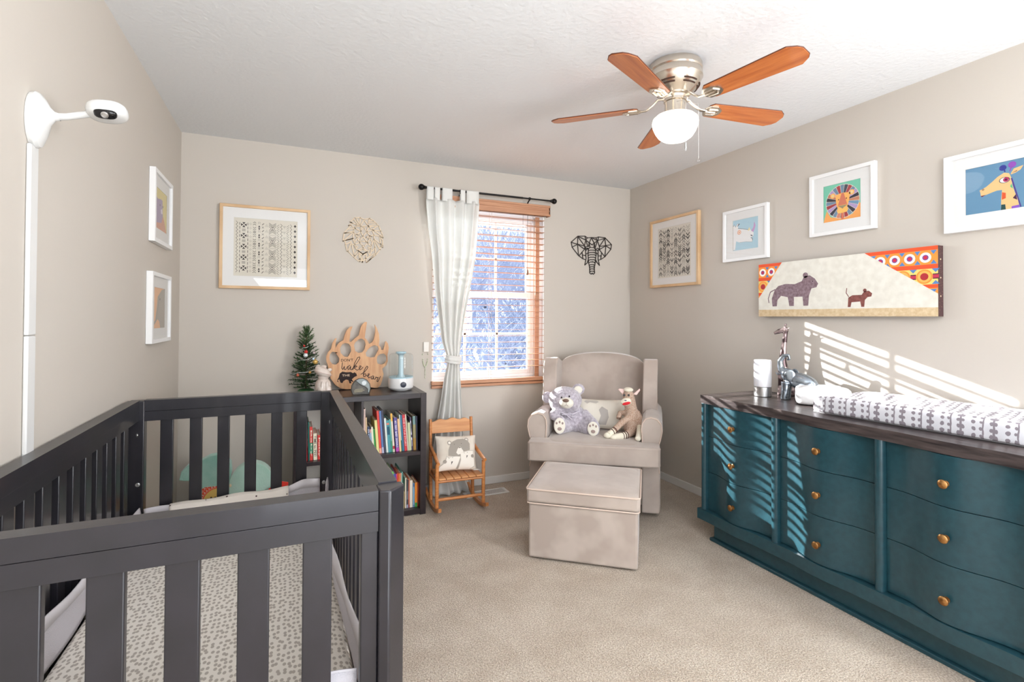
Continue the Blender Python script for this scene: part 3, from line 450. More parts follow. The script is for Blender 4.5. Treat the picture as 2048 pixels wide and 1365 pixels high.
def mudcloth(b, fr):
    pap = flat(214, 208, 194); dk = flat(48, 40, 36)
    ink(b, pap, rect(0, 0, 1, 1), 0, fr)
    b.use(dk)
    st = lambda pts, w=.006: b.stroke(pts, w, -L0*2, -L0, fr)
    def zig(x, a, n, w=.006): st([(x+(a if i % 2 else -a), .06+.88*i/n) for i in range(n+1)], w)
    zig(.045, .013, 30)
    for x in (.088, .212):
        for i in range(13): b.face(rect(x-.004, .06+i*.068, x+.004, .06+i*.068+.045), -L0, fr)
    for i in range(5):
        v = .135+i*.187; u = .15; s = .04
        for k in range(4):
            a = k*pi/2+pi/2; c, s_ = cos(a), sin(a)
            b.face([(u+(.006*c), v+.006*s_), (u+(.043*c-.024*s_), v+(.043*s_+.024*c)), (u+(.043*c+.024*s_), v+(.043*s_-.024*c))][::-1], -L0, fr)
        for dv in (.078, .093, .108):
            if v+dv < .95: b.face(rect(u-.027, v+dv, u+.027, v+dv+.006), -L0, fr)
    def dots(x, v, pat, sp=.013, r=.0035):
        for (a, c) in pat: b.face(rect(x+a*sp-r, v+c*sp-r, x+a*sp+r, v+c*sp+r), -L0, fr)
    for i in range(12): dots(.252, .09+i*.074, [(-1, 0), (1, 0), (0, 1), (0, -1)])
    for i in range(26):
        v = .06+i*.0345; s = -1 if (i//3) % 2 else 1
        st([(.292, v), (.315, v+s*.022), (.338, v)], .007)
    for i in range(6):
        v = .10+i*.148
        b.face([(.37, v+.012), (.405, v+.012), (.3875, v+.05)], -L0, fr); b.face([(.37, v), (.3875, v-.035), (.405, v)], -L0, fr)
        for q in range(3): dots(.3875, v+.075+q*.014, [(-1.2, 0), (0, .5), (1.2, 0)], .012, .003)
    for i in range(15):
        v = .075+i*.06; st([(.43, v-.015), (.458, v+.015)], .005); st([(.43, v+.015), (.458, v-.015)] if i % 2 else [(.435, v-.02), (.463, v+.01)], .005)
    for i in range(9): dots(.505, .09+i*.1, [(0, 2), (-.6, 1), (.6, 1), (-1.2, 0), (0, 0), (1.2, 0), (-1.8, -1), (-.6, -1), (.6, -1), (1.8, -1)], .013, .0028)
    for i in range(4):
        v = .145+i*.233; u = .597
        for d in range(4):
            k = .012+.020*d
            for s in (-1, 1): st([(u-.055+.0*d, v+s*(k+.045-.02)), (u, v+s*(k-.012)), (u+.055, v+s*(k+.045-.02))] if d else [(u-.02, v+s*.03), (u, v+s*.008), (u+.02, v+s*.03)], .006)
            for s in (-1, 1): st([(u+s*(.055), v+.035-.0), (u+s*(.02), v), (u+s*.055, v-.035)], .006)
        if i: dots(u, v-.115, [(a, 0) for a in (-4, -3, -2, -1, 0, 1, 2, 3, 4)], .013, .003)
    for x in (.685, .842):
        for i in range(24): 
            v = .055+i*.037; s = 1 if (i//4) % 2 else -1; st([(x-.018, v-.018*s), (x+.018, v+.018*s)], .005)
    zig(.738, .014, 30); zig(.895, .013, 30)
    for i in range(9): dots(.787, .09+i*.1, [(0, -2), (-.6, -1), (.6, -1), (-1.2, 0), (0, 0), (1.2, 0), (-1.8, 1), (-.6, 1), (.6, 1), (1.8, 1)], .011, .0028)
    for i in range(10):
        v = .085+i*.092; b.face([(.938, v), (.96, v-.027), (.982, v), (.96, v+.027)], -L0, fr)
        dots(.96, v+.046, [(-1.3, 0), (1.3, 0)], .013, .003)
def chevrons(b, fr):
    ink(b, flat(222, 218, 208), rect(0, 0, 1, 1), 0, fr); rnd = random.Random(3)
    cols = [flat(84, 82, 80), flat(62, 60, 58), flat(140, 138, 134), flat(164, 160, 155), flat(112, 108, 104), flat(150, 144, 136)]
    for c in range(8):
        u = .085+c*.118; s = 1 if c % 2 == 0 else -1; v = .05
        while v < .95:
            col = rnd.choice(cols); w = rnd.choice([.010, .013, .022, .030]); a = .046
            if w > .02: col = rnd.choice(cols[:2]+cols[4:5])
            b.use(col)
            b.stroke([(u-a, v-s*.022), (u-.003, v+s*.022)], w*.7, -L0*2, -L0, fr); b.stroke([(u+.003, v+s*.022), (u+a, v-s*.022)], w*.7, -L0*2, -L0, fr)
            v += rnd.choice([.026, .03, .036, .045])
m_oak = mat('pale_oak_frame', srgb(222, 190, 150), .5, c2=srgb(205, 168, 126), scale=6, stretch=(1, 1, 1))
frame('picture_frame', 'pale wood square frame with black tribal column pattern on the back wall', 'picture', (.482, D, 1.743), 0, .535, .54, .018, .030, m_oak, .375, .375, mudcloth)
frame('picture_frame', 'pale wood frame with black chevron brushwork next to the room corner', 'picture', (W, 3.275, 1.819), -90, .545, .548, .020, .030, m_oak, .37, .40, chevrons)

def unicorn(b, fr):
    ink(b, flat(176, 208, 222), rect(0, 0, 1, 1), 0, fr); P = UNICORN
    ink(b, flat(236, 236, 236), P['head'], 1, fr); ink(b, flat(200, 160, 205), P['horn'], 2, fr)
    dk = flat(90, 96, 110); c = P['eye'][0]
    ink(b, flat(225, 160, 130), circ(c, .075), 2, fr); ink(b, flat(242, 230, 215), circ(c, .052), 3, fr); ink(b, flat(225, 160, 130), circ(c, .03), 4, fr)
    for k in ('nos', 'brow', 'ln', 'mouth'): ink(b, dk, P[k], 2, fr)
    b.use(dk); h = P['head']; b.stroke(h[-2:]+h[:7], .006, -L0*3, -L0*2, fr); b.stroke(h[13:19], .006, -L0*3, -L0*2, fr)
    ink(b, flat(238, 222, 170), [(.60, .60), (.66, .70), (.69, .62), (.64, .58)], 3, fr)
def patch_lion(b, fr):
    ink(b, flat(120, 200, 172), rect(0, 0, 1, 1), 0, fr)
    ink(b, flat(240, 165, 90), [(0, 0), (1, 0), (1, .36), (.93, .40), (.80, .12), (.5, .05), (.2, .12), (.09, .31), (.03, .12)], 1, fr)
    cols = [(110, 136, 160), (66, 70, 84), (168, 66, 70), (110, 136, 160), (172, 150, 196), (52, 44, 60), (196, 130, 100), (110, 148, 178), (172, 150, 196), (52, 50, 62), (110, 136, 160), (168, 60, 66), (52, 50, 64), (214, 136, 110), (110, 140, 168), (52, 50, 66), (172, 150, 196), (160, 54, 62), (110, 136, 160), (48, 44, 56), (190, 120, 96), (172, 150, 196), (110, 136, 160), (168, 60, 66)]
    n = len(cols); c = (.52, .50)
    ink(b, flat(225, 215, 200), circ(c, .455, 48), 2, fr)
    for i, col in enumerate(cols):
        a0 = pi/2+.12-2*pi*i/n; a1 = a0-2*pi/n*.90
        ink(b, flat(*col), [(c[0]+.10*cos(a0), c[1]+.10*sin(a0)), (c[0]+.44*cos(a0), c[1]+.44*sin(a0)), (c[0]+.445*cos((a0+a1)/2), c[1]+.445*sin((a0+a1)/2)), (c[0]+.44*cos(a1), c[1]+.44*sin(a1)), (c[0]+.10*cos(a1), c[1]+.10*sin(a1))], 3, fr)
    org = flat(244, 178, 96)
    for x in (.26, .77): ink(b, org, circ((x, .695), .07), 4, fr); ink(b, flat(230, 205, 150), circ((x, .695), .04), 5, fr)
    ink(b, org, [(.33, .70), (.52, .73), (.74, .70), (.68, .42), (.60, .20), (.52, .18), (.44, .20), (.36, .42)], 4, fr)
    ink(b, flat(208, 120, 92), [(.50, .72), (.56, .72), (.65, .40), (.40, .40)], 5, fr)
    ink(b, flat(150, 140, 105), [(.40, .39), (.65, .39), (.53, .30)], 6, fr)
    ink(b, flat(250, 190, 100), circ((.45, .26), .075), 6, fr); ink(b, flat(250, 190, 100), circ((.60, .27), .075), 6, fr)
    ink(b, flat(214, 116, 88), rect(.49, .02, .56, .18), 6, fr)
    for x in (.42, .63): ink(b, flat(120, 80, 50), circ((x, .56), .018), 6, fr)
def giraffe_art(b, fr):
    ink(b, flat(96, 140, 172), rect(0, 0, 1, 1), 0, fr); P = GIRAFFE; tan = flat(226, 188, 130)
    ink(b, tan, P['face'], 1, fr); ink(b, tan, P['ear'], 1, fr); ink(b, flat(110, 60, 50), P['iear'], 2, fr); ink(b, flat(110, 30, 50), P['mouth'], 2, fr)
    ink(b, flat(40, 50, 130), P['hl'], 2, fr); ink(b, flat(140, 70, 170), P['hr'], 2, fr); ink(b, flat(40, 50, 140), circ(P['bl'][0], .06), 3, fr); ink(b, flat(140, 70, 175), circ(P['br'][0], .065), 3, fr)
    for k, c in (('s1', (214, 84, 40)), ('s2', (64, 16, 60)), ('s3', (60, 180, 130)), ('s4', (16, 66, 66)), ('s5', (130, 80, 190)), ('mane', (74, 50, 130))): ink(b, flat(*c), P[k], 2, fr)
    c = P['eye'][0]; ink(b, flat(30, 20, 40), circ(c, .088, 24, .062), 2, fr); ink(b, flat(240, 240, 245), circ(c, .075, 24, .052), 3, fr)
    c = P['iris'][0]; ink(b, flat(170, 30, 90), circ(c, .048, 20), 4, fr); ink(b, flat(30, 10, 30), circ(c, .018, 14), 5, fr); ink(b, flat(90, 30, 50), circ(P['nos'][0], .02, 14), 3, fr); ink(b, tan, circ(P['nos'][0], .01, 14), 4, fr)
m_wf = mat('white_frame', (.84, .84, .84), .4)
wf = dict(w=.357, h=.348, fw=.020, depth=.028, fmat=m_wf, mw=.203, mh=.203)
def wframe(label, loc, rz, art, **k):
    a = dict(wf); a.update(k); return frame('picture_frame', label, 'picture', loc, rz, art=art, **a)
wframe('white frame with a white horned animal head on pale blue', (W, 2.597, 1.855), -90, unicorn)
wframe('white frame with a patchwork-maned lion face on green', (W, 1.958, 1.937), -90, patch_lion)
wframe('white frame with a yellow giraffe head on blue', (W, 1.302, 1.86), -90, giraffe_art)
def rhino(b, fr):
    ink(b, flat(222, 206, 130), rect(0, 0, 1, 1), 0, fr); ink(b, flat(206, 140, 110), RHINO['low'], 1, fr); ink(b, flat(158, 140, 176), RHINO['head'], 2, fr)
    ink(b, flat(214, 206, 222), [(.42, .52), (.56, .56), (.60, .44), (.45, .42)], 3, fr); ink(b, flat(60, 50, 70), circ((.35, .62), .03), 3, fr); ink(b, flat(60, 50, 70), circ((.62, .63), .03), 3, fr)
def elephant_art(b, fr):
    ink(b, flat(238, 180, 130), rect(0, 0, 1, 1), 0, fr); ink(b, flat(168, 160, 148), ELEART['body'], 1, fr)
    ink(b, flat(60, 56, 56), circ((.55, .72), .03), 2, fr); b.use(flat(130, 124, 116)).stroke([(.45, .8), (.40, .55), (.25, .25), (.08, .1)], .02, -L0*3, -L0*2, fr)
wframe('white frame with a lilac horned animal on yellow, upper of two on the left wall', (0, 3.283, 1.838), 90, rhino, w=.40, h=.36, mw=.235, mh=.205)
wframe('white frame with a grey elephant on orange, lower of two on the left wall', (0, 3.262, 1.335), 90, elephant_art, w=.42, h=.35, mw=.235, mh=.205)

# long canvas with patterned corners (plain generic animals)
def clip(poly, keep):
    out = []
    for i in range(len(poly)):
        a, b = poly[i], poly[(i+1) % len(poly)]; fa, fb = keep(a), keep(b)
        if fa >= 0: out.append(a)
        if (fa > 0 > fb) or (fa < 0 < fb):
            k = fa/(fa-fb); out.append((a[0]+(b[0]-a[0])*k, a[1]+(b[1]-a[1])*k))
    return out
def canvas():
    w, h = .972, .327; t = thing('canvas_painting', 'long canvas painting with two animals between orange patterned corners', 'painting', (W, 1.982, 1.473), -90)
    dp = .042
    MB().box(-w/2, -dp+.0005, -h/2, w/2, -.001, h/2).build('stretched_canvas', pattern_mat('speckled_edge', (.05, .02, .02), (.5, .3, .2), 160, .12, rand=1), t, smooth=False)
    b = MB(); fr = lambda q: (q[0]-w/2, -dp+q[1], q[2]-h/2)
    F = lambda c, poly, k: ink(b, c if not isinstance(c, tuple) else flat(*c), poly, k, fr)
    crm = mat('canvas_cream', srgb(232, 230, 220), .85, c2=srgb(222, 219, 208), scale=30)
    F(crm, rect(0, 0, w, h), 0); F(mat('canvas_sand', srgb(222, 202, 168), .85, c2=srgb(206, 180, 140), scale=60), rect(0, 0, w, .042), 1)
    RED = (232, 84, 40); OR = (246, 150, 60); YE = (240, 214, 120); BL = (84, 132, 190); 
    for side in (0, 1):
        if side == 0: keep = lambda p: (p[1]-.115)-(p[0])*(h-.115)/.165
        else: keep = lambda p: (p[1]-h)*(.325)+(p[0]-(w-.325))*(h-.105)
        X0, X1 = (0, .17) if side == 0 else (w-.33, w)
        def C(c, poly, k):
            q = clip(poly, keep)
            if len(q) > 2: F(c, q, k)
        C(OR, rect(X0, .0, X1, h), 2)
        rows = [(h-.018, h, RED), (h-.105, h-.085, RED), (h-.195, h-.178, RED)]
        C(YE, rect(X0, h-.178, X1, h-.105), 3)
        for a, c_, col in rows: C(col, rect(X0, a, X1, c_), 4)
        pitch = .066
        n = 6
        for i in range(n):
            x = (w-.050-i*pitch) if side else (.030+i*.062)
            if side == 0 and i > 2: break
            for zc in (h-.052, h-.232):
                C((250, 244, 232), circ((x, zc), .024, 20), 5); C((120, 70, 150), circ((x, zc), .013, 16), 6); C((200, 40, 60), circ((x, zc), .008, 14), 7)
                for dx in (pitch/2,):
                    C(BL, [(x+dx-.013, zc+.032), (x+dx, zc+.013), (x+dx+.013, zc+.032)], 5); C(BL, [(x+dx-.013, zc-.031), (x+dx+.013, zc-.031), (x+dx, zc-.012)], 5)
        for i in range(3):
            x = (w-.055-i*.092) if side else (.032+i*.09)
            zc = h-.141
            C(OR, circ((x, zc), .034, 22), 5); C((240, 180, 90), circ((x, zc), .027, 20), 6); C((176, 40, 50), circ((x, zc), .017, 18), 7)
            C((190, 50, 80), rect(x+.034, zc-.010, x+.058, zc+.010), 5); C((50, 20, 30), rect(x+.034, zc+.008, x+.058, zc+.012), 6); C((50, 20, 30), rect(x+.034, zc-.012, x+.058, zc-.008), 6)
            C(BL, [(x+.030, zc+.036), (x+.046, zc+.018), (x+.062, zc+.036)], 6); C(BL, [(x+.030, zc-.036), (x+.062, zc-.036), (x+.046, zc-.018)], 6)
    # two plain walking animals: a tall rounded one and a small one
    pur = mat('animal_grey', srgb(150, 130, 138), .85, c2=srgb(120, 96, 104), scale=70); br = mat('animal_brown', srgb(140, 84, 76), .85, c2=srgb(112, 62, 58), scale=80)
    big = [(.10, .062), (.13, .062), (.135, .10), (.16, .125), (.205, .115), (.215, .062), (.245, .062), (.245, .115), (.30, .115), (.305, .062), (.335, .062), (.34, .12), (.355, .16), (.385, .165), (.395, .185), (.375, .215), (.345, .235), (.31, .232), (.295, .205), (.25, .19), (.19, .195), (.14, .185), (.115, .16), (.095, .11)]
    F(pur, big, 2); F(pur, circ((.318, .238), .016), 2); b.use(pur).stroke([(.118, .165), (.085, .15), (.07, .11), (.075, .085)], .006, -L0*2, -L0, fr)
    F((70, 50, 56), circ((.362, .20), .0035, 10), 3)
    sm = [(.560, .050), (.575, .050), (.58, .075), (.625, .078), (.63, .050), (.645, .050), (.648, .085), (.662, .100), (.680, .102), (.684, .118), (.668, .132), (.645, .130), (.632, .112), (.585, .112), (.563, .10)]
    F(br, sm, 2); F(br, circ((.648, .135), .009), 2); b.use(br).stroke([(.565, .105), (.552, .125), (.555, .15)], .004, -L0*2, -L0, fr)
    b.build('painted_face', None, t, smooth=False)
    c = MB()
    for z in (.10, .015, -.07): c.use(mat('staple_gold', (.75, .6, .4), .4, .8)).sq((w/2+.0005, -.022, z), (.001, .004, .004), nu=8, nv=6)
    c.build('nail_head', None, t)
canvas()

# line-cut animal heads
def lineart(name, label, segs, loc, w, m, th, extra=()):
    t = MB()
    for s in segs: t.stroke([Vector(p) for p in s], w, -th-.003, -.003)
    for p in extra: t.prism(p, -th-.003, -.003)
    for (x, z) in ((0, .08), (0, -.06), (-.06, 0), (.06, 0)): t.box(x-.003, -.004, z-.003, x+.003, -.0005, z+.003)
    o = t.build(name, m, None, smooth=False); o.location = loc; tag(o, label, 'wall decor')
lineart('lion_wall_art', 'pale plywood line-cut lion head on the back wall', LION, (1.095, D, 1.84), .0062, mat('birch_ply', srgb(228, 208, 180), .6), .005, [[(-.028, -.088), (.0, -.098), (.03, -.086), (.02, -.105), (0, -.112), (-.02, -.105)]])
lineart('elephant_wall_art', 'dark brown line-cut elephant head on the wall right of the window', ELEPHANT, (2.997, D, 1.84), .0068, mat('dark_cut_wood', srgb(52, 44, 40), .6), .004)

# baby monitor on the left wall
def monitor():
    t = thing('baby_monitor', 'white camera on a wall arm with a cable cover running down', 'camera', (0, 1.872, 1.825))
    E = lambda x, k, dz=0: [(x, .0, 0)]
    b = MB(); pr = []
    n = 28
    def ring(x, ry, rz, cz): return [(x, ry*cos(2*pi*i/n), cz+rz*sin(2*pi*i/n)) for i in range(n)]
    rings = [ring(.001, .041, .072, -.015), ring(.012, .043, .075, -.015), ring(.020, .040, .071, -.015), ring(.030, .030, .052, -.010), ring(.040, .016, .024, -.002), ring(.050, .011, .012, 0), ring(.060, .0095, .0095, 0)]
    vs = [p for r in rings for p in r]; fs = [(k*n+j, k*n+(j+1) % n, (k+1)*n+(j+1) % n, (k+1)*n+j) for k in range(len(rings)-1) for j in range(n)]; fs.append(tuple(range(n))[::-1])
    b.add(vs, fs); b.build('wall_plate', white_gloss, t)
    MB().tube([(.052, 0, .0), (.075, 0, .004), (.125, 0, .020)], [.0095, .009, .009], n=14, sq=1).build('arm', white_gloss, t)
    hd = MB().sq((.163, -.004, .030), (.047, .040, .024), .75, .8, rot=Ry(-4)@Rx(-10)).build('camera_head', white_gloss, t)
    MB().sq((.166, -.030, .0165), (.026, .012, .0135), .7, .7, rot=Rx(38)).build('lens_window', mat('gloss_black', (.005, .005, .006), .08), hd)
    MB().lathe([(.0088, 0), (.0088, .002), (.006, .0028), (.0055, .0018), (.001, .0018)], (.167, -.0395, .0100), 20, rot=Rx(128)).build('lens', silver, hd)
    z = -.083
    for L in (.50, .40, .45):
        MB().box(.0005, -.027, z-L, .011, .018, z-.0015).build('cable_cover', mat('cover_white', (.70, .70, .69), .35), t, bevel=.003); z -= L
monitor()
def bell():
    t = thing('prayer_beads', 'pale green bead strand hanging from a small hook by the window', 'beads', (1.548, D, 1.05))
    b = MB(); 
    for i in range(26):
        a = i/25; x = -.020+.040*a; z = .0-.09*(1-(2*a-1)**2)**.5 if 0 < a < 1 else 0
        b.sq((x, -.008, z-.03), (.0045,)*3, nu=8, nv=6)
    for i in range(8): b.sq((.0, -.008, -.125-i*.011), (.004,)*3, nu=8, nv=6)
    b.build('bead_strand', mat('pale_bead', srgb(196, 204, 178), .4), t)
    MB().tube([(-.020, -.008, -.03), (-.014, -.006, .02), (.0, -.004, .03), (.014, -.006, .02), (.020, -.008, -.03)], .0008, n=4).build('thread', mat('thread', (.5, .5, .45), .8), t)
bell()
o = MB().box(-.020, -.016, -.037, .020, -.001, .037).build('door_chime', mat('chime_cream', (.80, .77, .72), .4), None, bevel=.003); o.location = (1.553, D, 1.075)
tag(o, 'small cream plastic box on the wall left of the window', 'sensor')
# ---------------------------------------------------------------- crib
def shifted(mb, loc):
    mb.v = [(x-loc[0], y-loc[1], z-loc[2]) for x, y, z in mb.v]; return mb
m_crib = mat('espresso_crib_paint', srgb(37, 35, 41), .36, c2=srgb(31, 30, 35), scale=12, bump=.05, bscale=200, coat=.25)
def crib():
    L = (.43, 1.99, 0); t = thing('crib', 'espresso wooden baby crib with slatted sides along the left wall', 'crib', L)
    B = lambda nm, mb, bv=.003, par=t: shifted(mb, L).build(nm, m_crib, par, bevel=bv)
    zt = .935
    # near side
    B('near_rail', MB().box(.02, 1.222, .8935, .800, 1.262, zt).box(.02, 1.226, .8925, .800, 1.258, .8935).box(.02, 1.222, .851, .800, 1.262, .8925), .0035)
    B('far_rail', MB().box(.067, 2.738, .8905, .770, 2.778, zt+.002).box(.067, 2.742, .8895, .77, 2.774, .8905).box(.067, 2.738, .849, .770, 2.778, .8895), .0035)
    B('left_rail', MB().box(.010, 1.262, .8905, .052, 2.742, zt+.002).box(.014, 1.262, .8895, .048, 2.742, .8905).box(.012, 1.262, .851, .050, 2.742, .8895), .0035)
    B('right_rail', MB().box(.806, 1.266, .8905, .846, 2.742, zt+.003).box(.810, 1.266, .8895, .842, 2.742, .8905).box(.808, 1.266, .851, .844, 2.742, .8895), .0035)
    for nm, a in (('near_bottom_rail', (.02, 1.226, .20, .80, 1.258, .255)), ('far_bottom_rail', (.067, 2.742, .20, .77, 2.774, .255)), ('left_bottom_rail', (.014, 1.262, .20, .048, 2.742, .255)), ('right_bottom_rail', (.810, 1.266, .20, .842, 2.742, .255))):
        B(nm, MB().box(*a))
    pf = lambda p: (p[0], p[2], p[1])
    def post(poly, z1=zt):
        vs = [(x, y, 0) for x, y in poly]+[(x, y, z1) for x, y in poly]; n = len(poly)
        m_ = MB(); m_.add(vs, [tuple(range(n))[::-1], tuple(range(n, 2*n))]+[(i, (i+1) % n, (i+1) % n+n, i+n) for i in range(n)])
        return B('post', m_, .0035)
    post([(.801, 1.218), (.822, 1.212), (.858, 1.246), (.856, 1.268), (.801, 1.268)])
    post([(.005, 1.222), (.050, 1.222), (.050, 1.266), (.005, 1.266)])
    post([(.768, 2.734), (.850, 2.734), (.850, 2.782), (.768, 2.782)])
    post([(.012, 2.734), (.070, 2.734), (.070, 2.782), (.012, 2.782)])
    B('near_panel_end', MB().box(.766, 1.228, .255, .801, 1.254, .8515))
    for x in (.088, .201, .3145, .4275, .5425, .6560): B('slat', MB().box(x, 1.231, .255, x+.0545, 1.2505, .8515), .0025)
    for x in (.124, .232, .338, .446, .554, .661): B('slat', MB().box(x, 2.747, .255, x+.047, 2.768, .8495), .0025)
    for k in range(14):
        y = 1.378+k*.1025
        if y > 2.70: break
        B('slat', MB().box(.022, y-.027, .255, .040, y+.027, .8515), .0025)
    for k in range(14):
        y = 1.330+k*.1025
        if y > 2.70: break
        B('slat', MB().box(.817, y-.027, .255, .835, y+.027, .8515), .0025)
    for (x, y, z, nx) in ((.050, 2.733, .585, 0), (.784, 2.733, .505, 0), (.8045, 2.68, .80, 1), (.052, 2.70, .80, 2)):
        R = Rx(90) if nx == 0 else (Ry(-90) if nx == 1 else Ry(90))
        shifted(MB().lathe([(.0085, 0), (.0085, .002), (.005, .003), (.004, .001), (.0005, .001)], (x, y, z), 16, rot=R), L).build('bolt', silver, t)
crib()
m_sheet = pattern_mat('dotted_sheet', srgb(236, 230, 221), srgb(182, 173, 163), 74, .27, rand=.6, soft=.10, dim='2D', stretch=(1, .66, 1))
def mattress():
    L = (.428, 2.0, .27); t = thing('crib_mattress', 'crib mattress in a cream sheet with small grey spots', 'mattress', L)
    b = MB().sq((0, 0, .06), (.36, .705, .065), .25, .12, nu=72, nv=20)
    b.build('fitted_sheet', m_sheet, t)
    bpy.context.view_layer.update()
mattress()
def liner():
    m = mat('liner_mesh', srgb(206, 202, 208), .9, bump=.8, bscale=420, bdist=.002); mb_ = mat('liner_band', srgb(218, 214, 218), .85)
    t = thing('crib_liner', 'light grey breathable mesh liner wrapped inside the crib slats', 'crib liner', (0, 0, 0))
    def panel(a, b_, bulge, zt0, zt1, nrm, name):
        a, b_ = Vector(a), Vector(b_); n = Vector(nrm)
        def f(u, v, top=False):
            p = a.lerp(b_, u); z0 = .385; zt = zt0+(zt1-zt0)*u+.004*sin(u*9)+.003*sin(u*23)+(.022 if name == 'far_panel' else 0)*min(1, max(0, (u-.78)*9))
            q = v if not top else .75+.27*v
            z = z0+(zt-z0)*q; p = p+n*(bulge*sin(pi*min(1, max(0, u)))*(.3+.7*sin(q*2.2))+.004*sin(u*17+q*6)+(.0015 if top else 0))
            return (p.x, p.y, z)
        MB().grid(lambda u, v: f(u, v), 60, 8).build(name, m, t, solid=.0016)
        MB().grid(lambda u, v: f(u, v, True), 60, 2).build('binding', mb_, t, solid=.004)
    panel((.066, 1.30, 0), (.066, 2.705, 0), .004, .545, .495, (1, 0, 0), 'left_panel')
    panel((.075, 2.722, 0), (.765, 2.722, 0), .004, .482, .505, (0, -1, 0), 'far_panel')
    panel((.800, 2.715, 0), (.800, 1.30, 0), .040, .53, .545, (-1, 0, 0), 'right_panel')
    panel((.765, 1.272, 0), (.075, 1.272, 0), .003, .545, .52, (0, 1, 0), 'near_panel')
liner()
def blanket():
    m = pattern_mat('printed_muslin', srgb(234, 226, 216), srgb(70, 44, 46), 26, .10, rand=1, soft=.03)
    def f(u, v):
        x = .17+.46*u; s = v*.26
        if s < .10: y = 2.700-.008; z = .395+s
        elif s < .14: k = (s-.10)/.04*pi; y = 2.7085-.0165*cos(k)*1; z = .495+.008*sin(k)
        else: y = 2.732; z = .495-(s-.14)*.3
        z += .003*sin(u*14)+.016*(u-.5)
        return (x, min(y-.004*sin(u*9), 2.73), z)
    o = MB().grid(f, 40, 20).build('muslin_blanket', m, None, solid=.004)
    tag(o, 'cream printed muslin cloth folded over the far edge of the crib liner', 'blanket')
blanket()

# ---------------------------------------------------------------- toys behind the crib
def backtoys():
    m_teal = mat('teal_plush', srgb(150, 206, 192), .95, c2=srgb(176, 218, 206), scale=14, sheen=.6, bump=.5, bscale=120, bdist=.003)
    t = thing('plush_tree', 'teal cloud-shaped plush standing behind the crib at its left', 'plush toy', (.20, 3.50, 0))
    out = [(-.125, .385), (-.115, .43), (-.085, .462), (-.045, .470), (-.015, .485), (.02, .502), (.06, .505), (.10, .49), (.125, .45), (.13, .40), (.12, .33), (.10, .22), (.08, .05), (.07, .0), (-.01, .0), (-.02, .2), (-.035, .33), (-.07, .375), (-.10, .378)]
    MB().prism(out, -.035, .035).build('body', m_teal, t, bevel=.028, seg=4)
    lion = thing('lion_cushion', 'round orange lion-face toy with white chevron mane leaning on the teal plush', 'plush toy', (.262, 3.425, .0))
    b = MB().use(mat('orange_felt', srgb(232, 84, 52), .9)); b.lathe([(.0, -.016), (.105, -.018), (.122, -.008), (.122, .008), (.105, .018), (0, .018)], (0, 0, .250), 40, rot=Rx(90), cap=False)
    b.build('mane', None, lion)
    b = MB().use(mat('white_stitch', srgb(238, 226, 210), .9))
    for i in range(36):
        a = 2*pi*i/36
        for r in (.085, .102):
            p = lambda rr, aa: (rr*cos(aa), .250+rr*sin(aa))
            b.stroke([p(r-.010, a-.05), p(r+.002, a), p(r-.010, a+.05)], .0022, -.0192, -.0182)
    b.build('mane_stitching', None, lion)
    MB().use(mat('yellow_felt', srgb(232, 196, 110), .9)).lathe([(.0, .0185), (.070, .020), (.072, .012), (.0, .012)], (0, 0, .250), 32, rot=Rx(90), cap=False).build('face', None, lion)
    b = MB().use(flat(60, 44, 40))
    for x, z in ((-.03, .27), (.012, .295), (-.01, .268), (.03, .25), (-.035, .235)): b.face(circ((x, z), .005, 10, .009), -.0212)
    b.stroke([(-.02, .23), (.0, .222), (.02, .23)], .003, -.022, -.0212)
    b.build('face_print', None, lion)
    lion.rotation_euler = (radians(-10), 0, 0)
    t = thing('plush_dome', 'pale teal round-topped plush standing behind the crib slats', 'plush toy', (.435, 3.47, 0))
    out = [(.115*cos(pi*i/16), .325+.125*sin(pi*i/16)) for i in range(17)]+[(-.105, .1), (-.095, 0), (.095, 0), (.105, .1)]
    MB().prism(out, -.04, .04).build('body', mat('pale_teal_plush', srgb(172, 212, 196), .95, c2=srgb(188, 220, 208), scale=10, sheen=.6, bump=.5, bscale=120, bdist=.003), t, bevel=.03, seg=4)
    MB().sq((-.108, -.030, .335), (.013, .013, .015)).build('bead', mat('cream_bead', srgb(226, 212, 180), .4), t)
    o = MB().prism([(-.045, .0), (.045, .0), (.085, .325), (.045, .335), (-.02, .30)], -.006, .006).build('red_book', mat('red_card', srgb(214, 50, 36), .6), None, bevel=.001)
    o.location = (.545, 3.40, 0); tag(o, 'red pointed cardboard toy beside the pale teal plush', 'toy')
backtoys()

# ---------------------------------------------------------------- bookshelf
m_shelf = mat('espresso_shelf', srgb(44, 34, 38), .35, c2=srgb(34, 26, 30), scale=4, stretch=(1, 12, 12), coat=.2)
SHL = (1.058, 3.645, 0)
def shelf():
    t = thing('bookshelf', 'low espresso four-cube open bookshelf against the back wall', 'bookshelf', SHL)
    y0, y1 = 3.45, 3.835
    b = lambda nm, *a: shifted(MB().box(*a), SHL).build(nm, m_shelf, t, bevel=.0015)
    b('side_panel', .655, y0, 0, .692, y1, .795); b('side_panel', 1.422, y0, 0, 1.460, y1, .795)
    b('top_panel', .692, y0, .763, 1.422, y1, .795); b('bottom_panel', .692, y0+.002, .006, 1.422, y1, .040)
    b('divider', 1.044, y0+.002, .040, 1.060, y1, .763)
    b('shelf', .692, y0+.002, .391, 1.044, y1, .415); b('shelf', 1.060, y0+.002, .391, 1.422, y1, .415)
shelf()
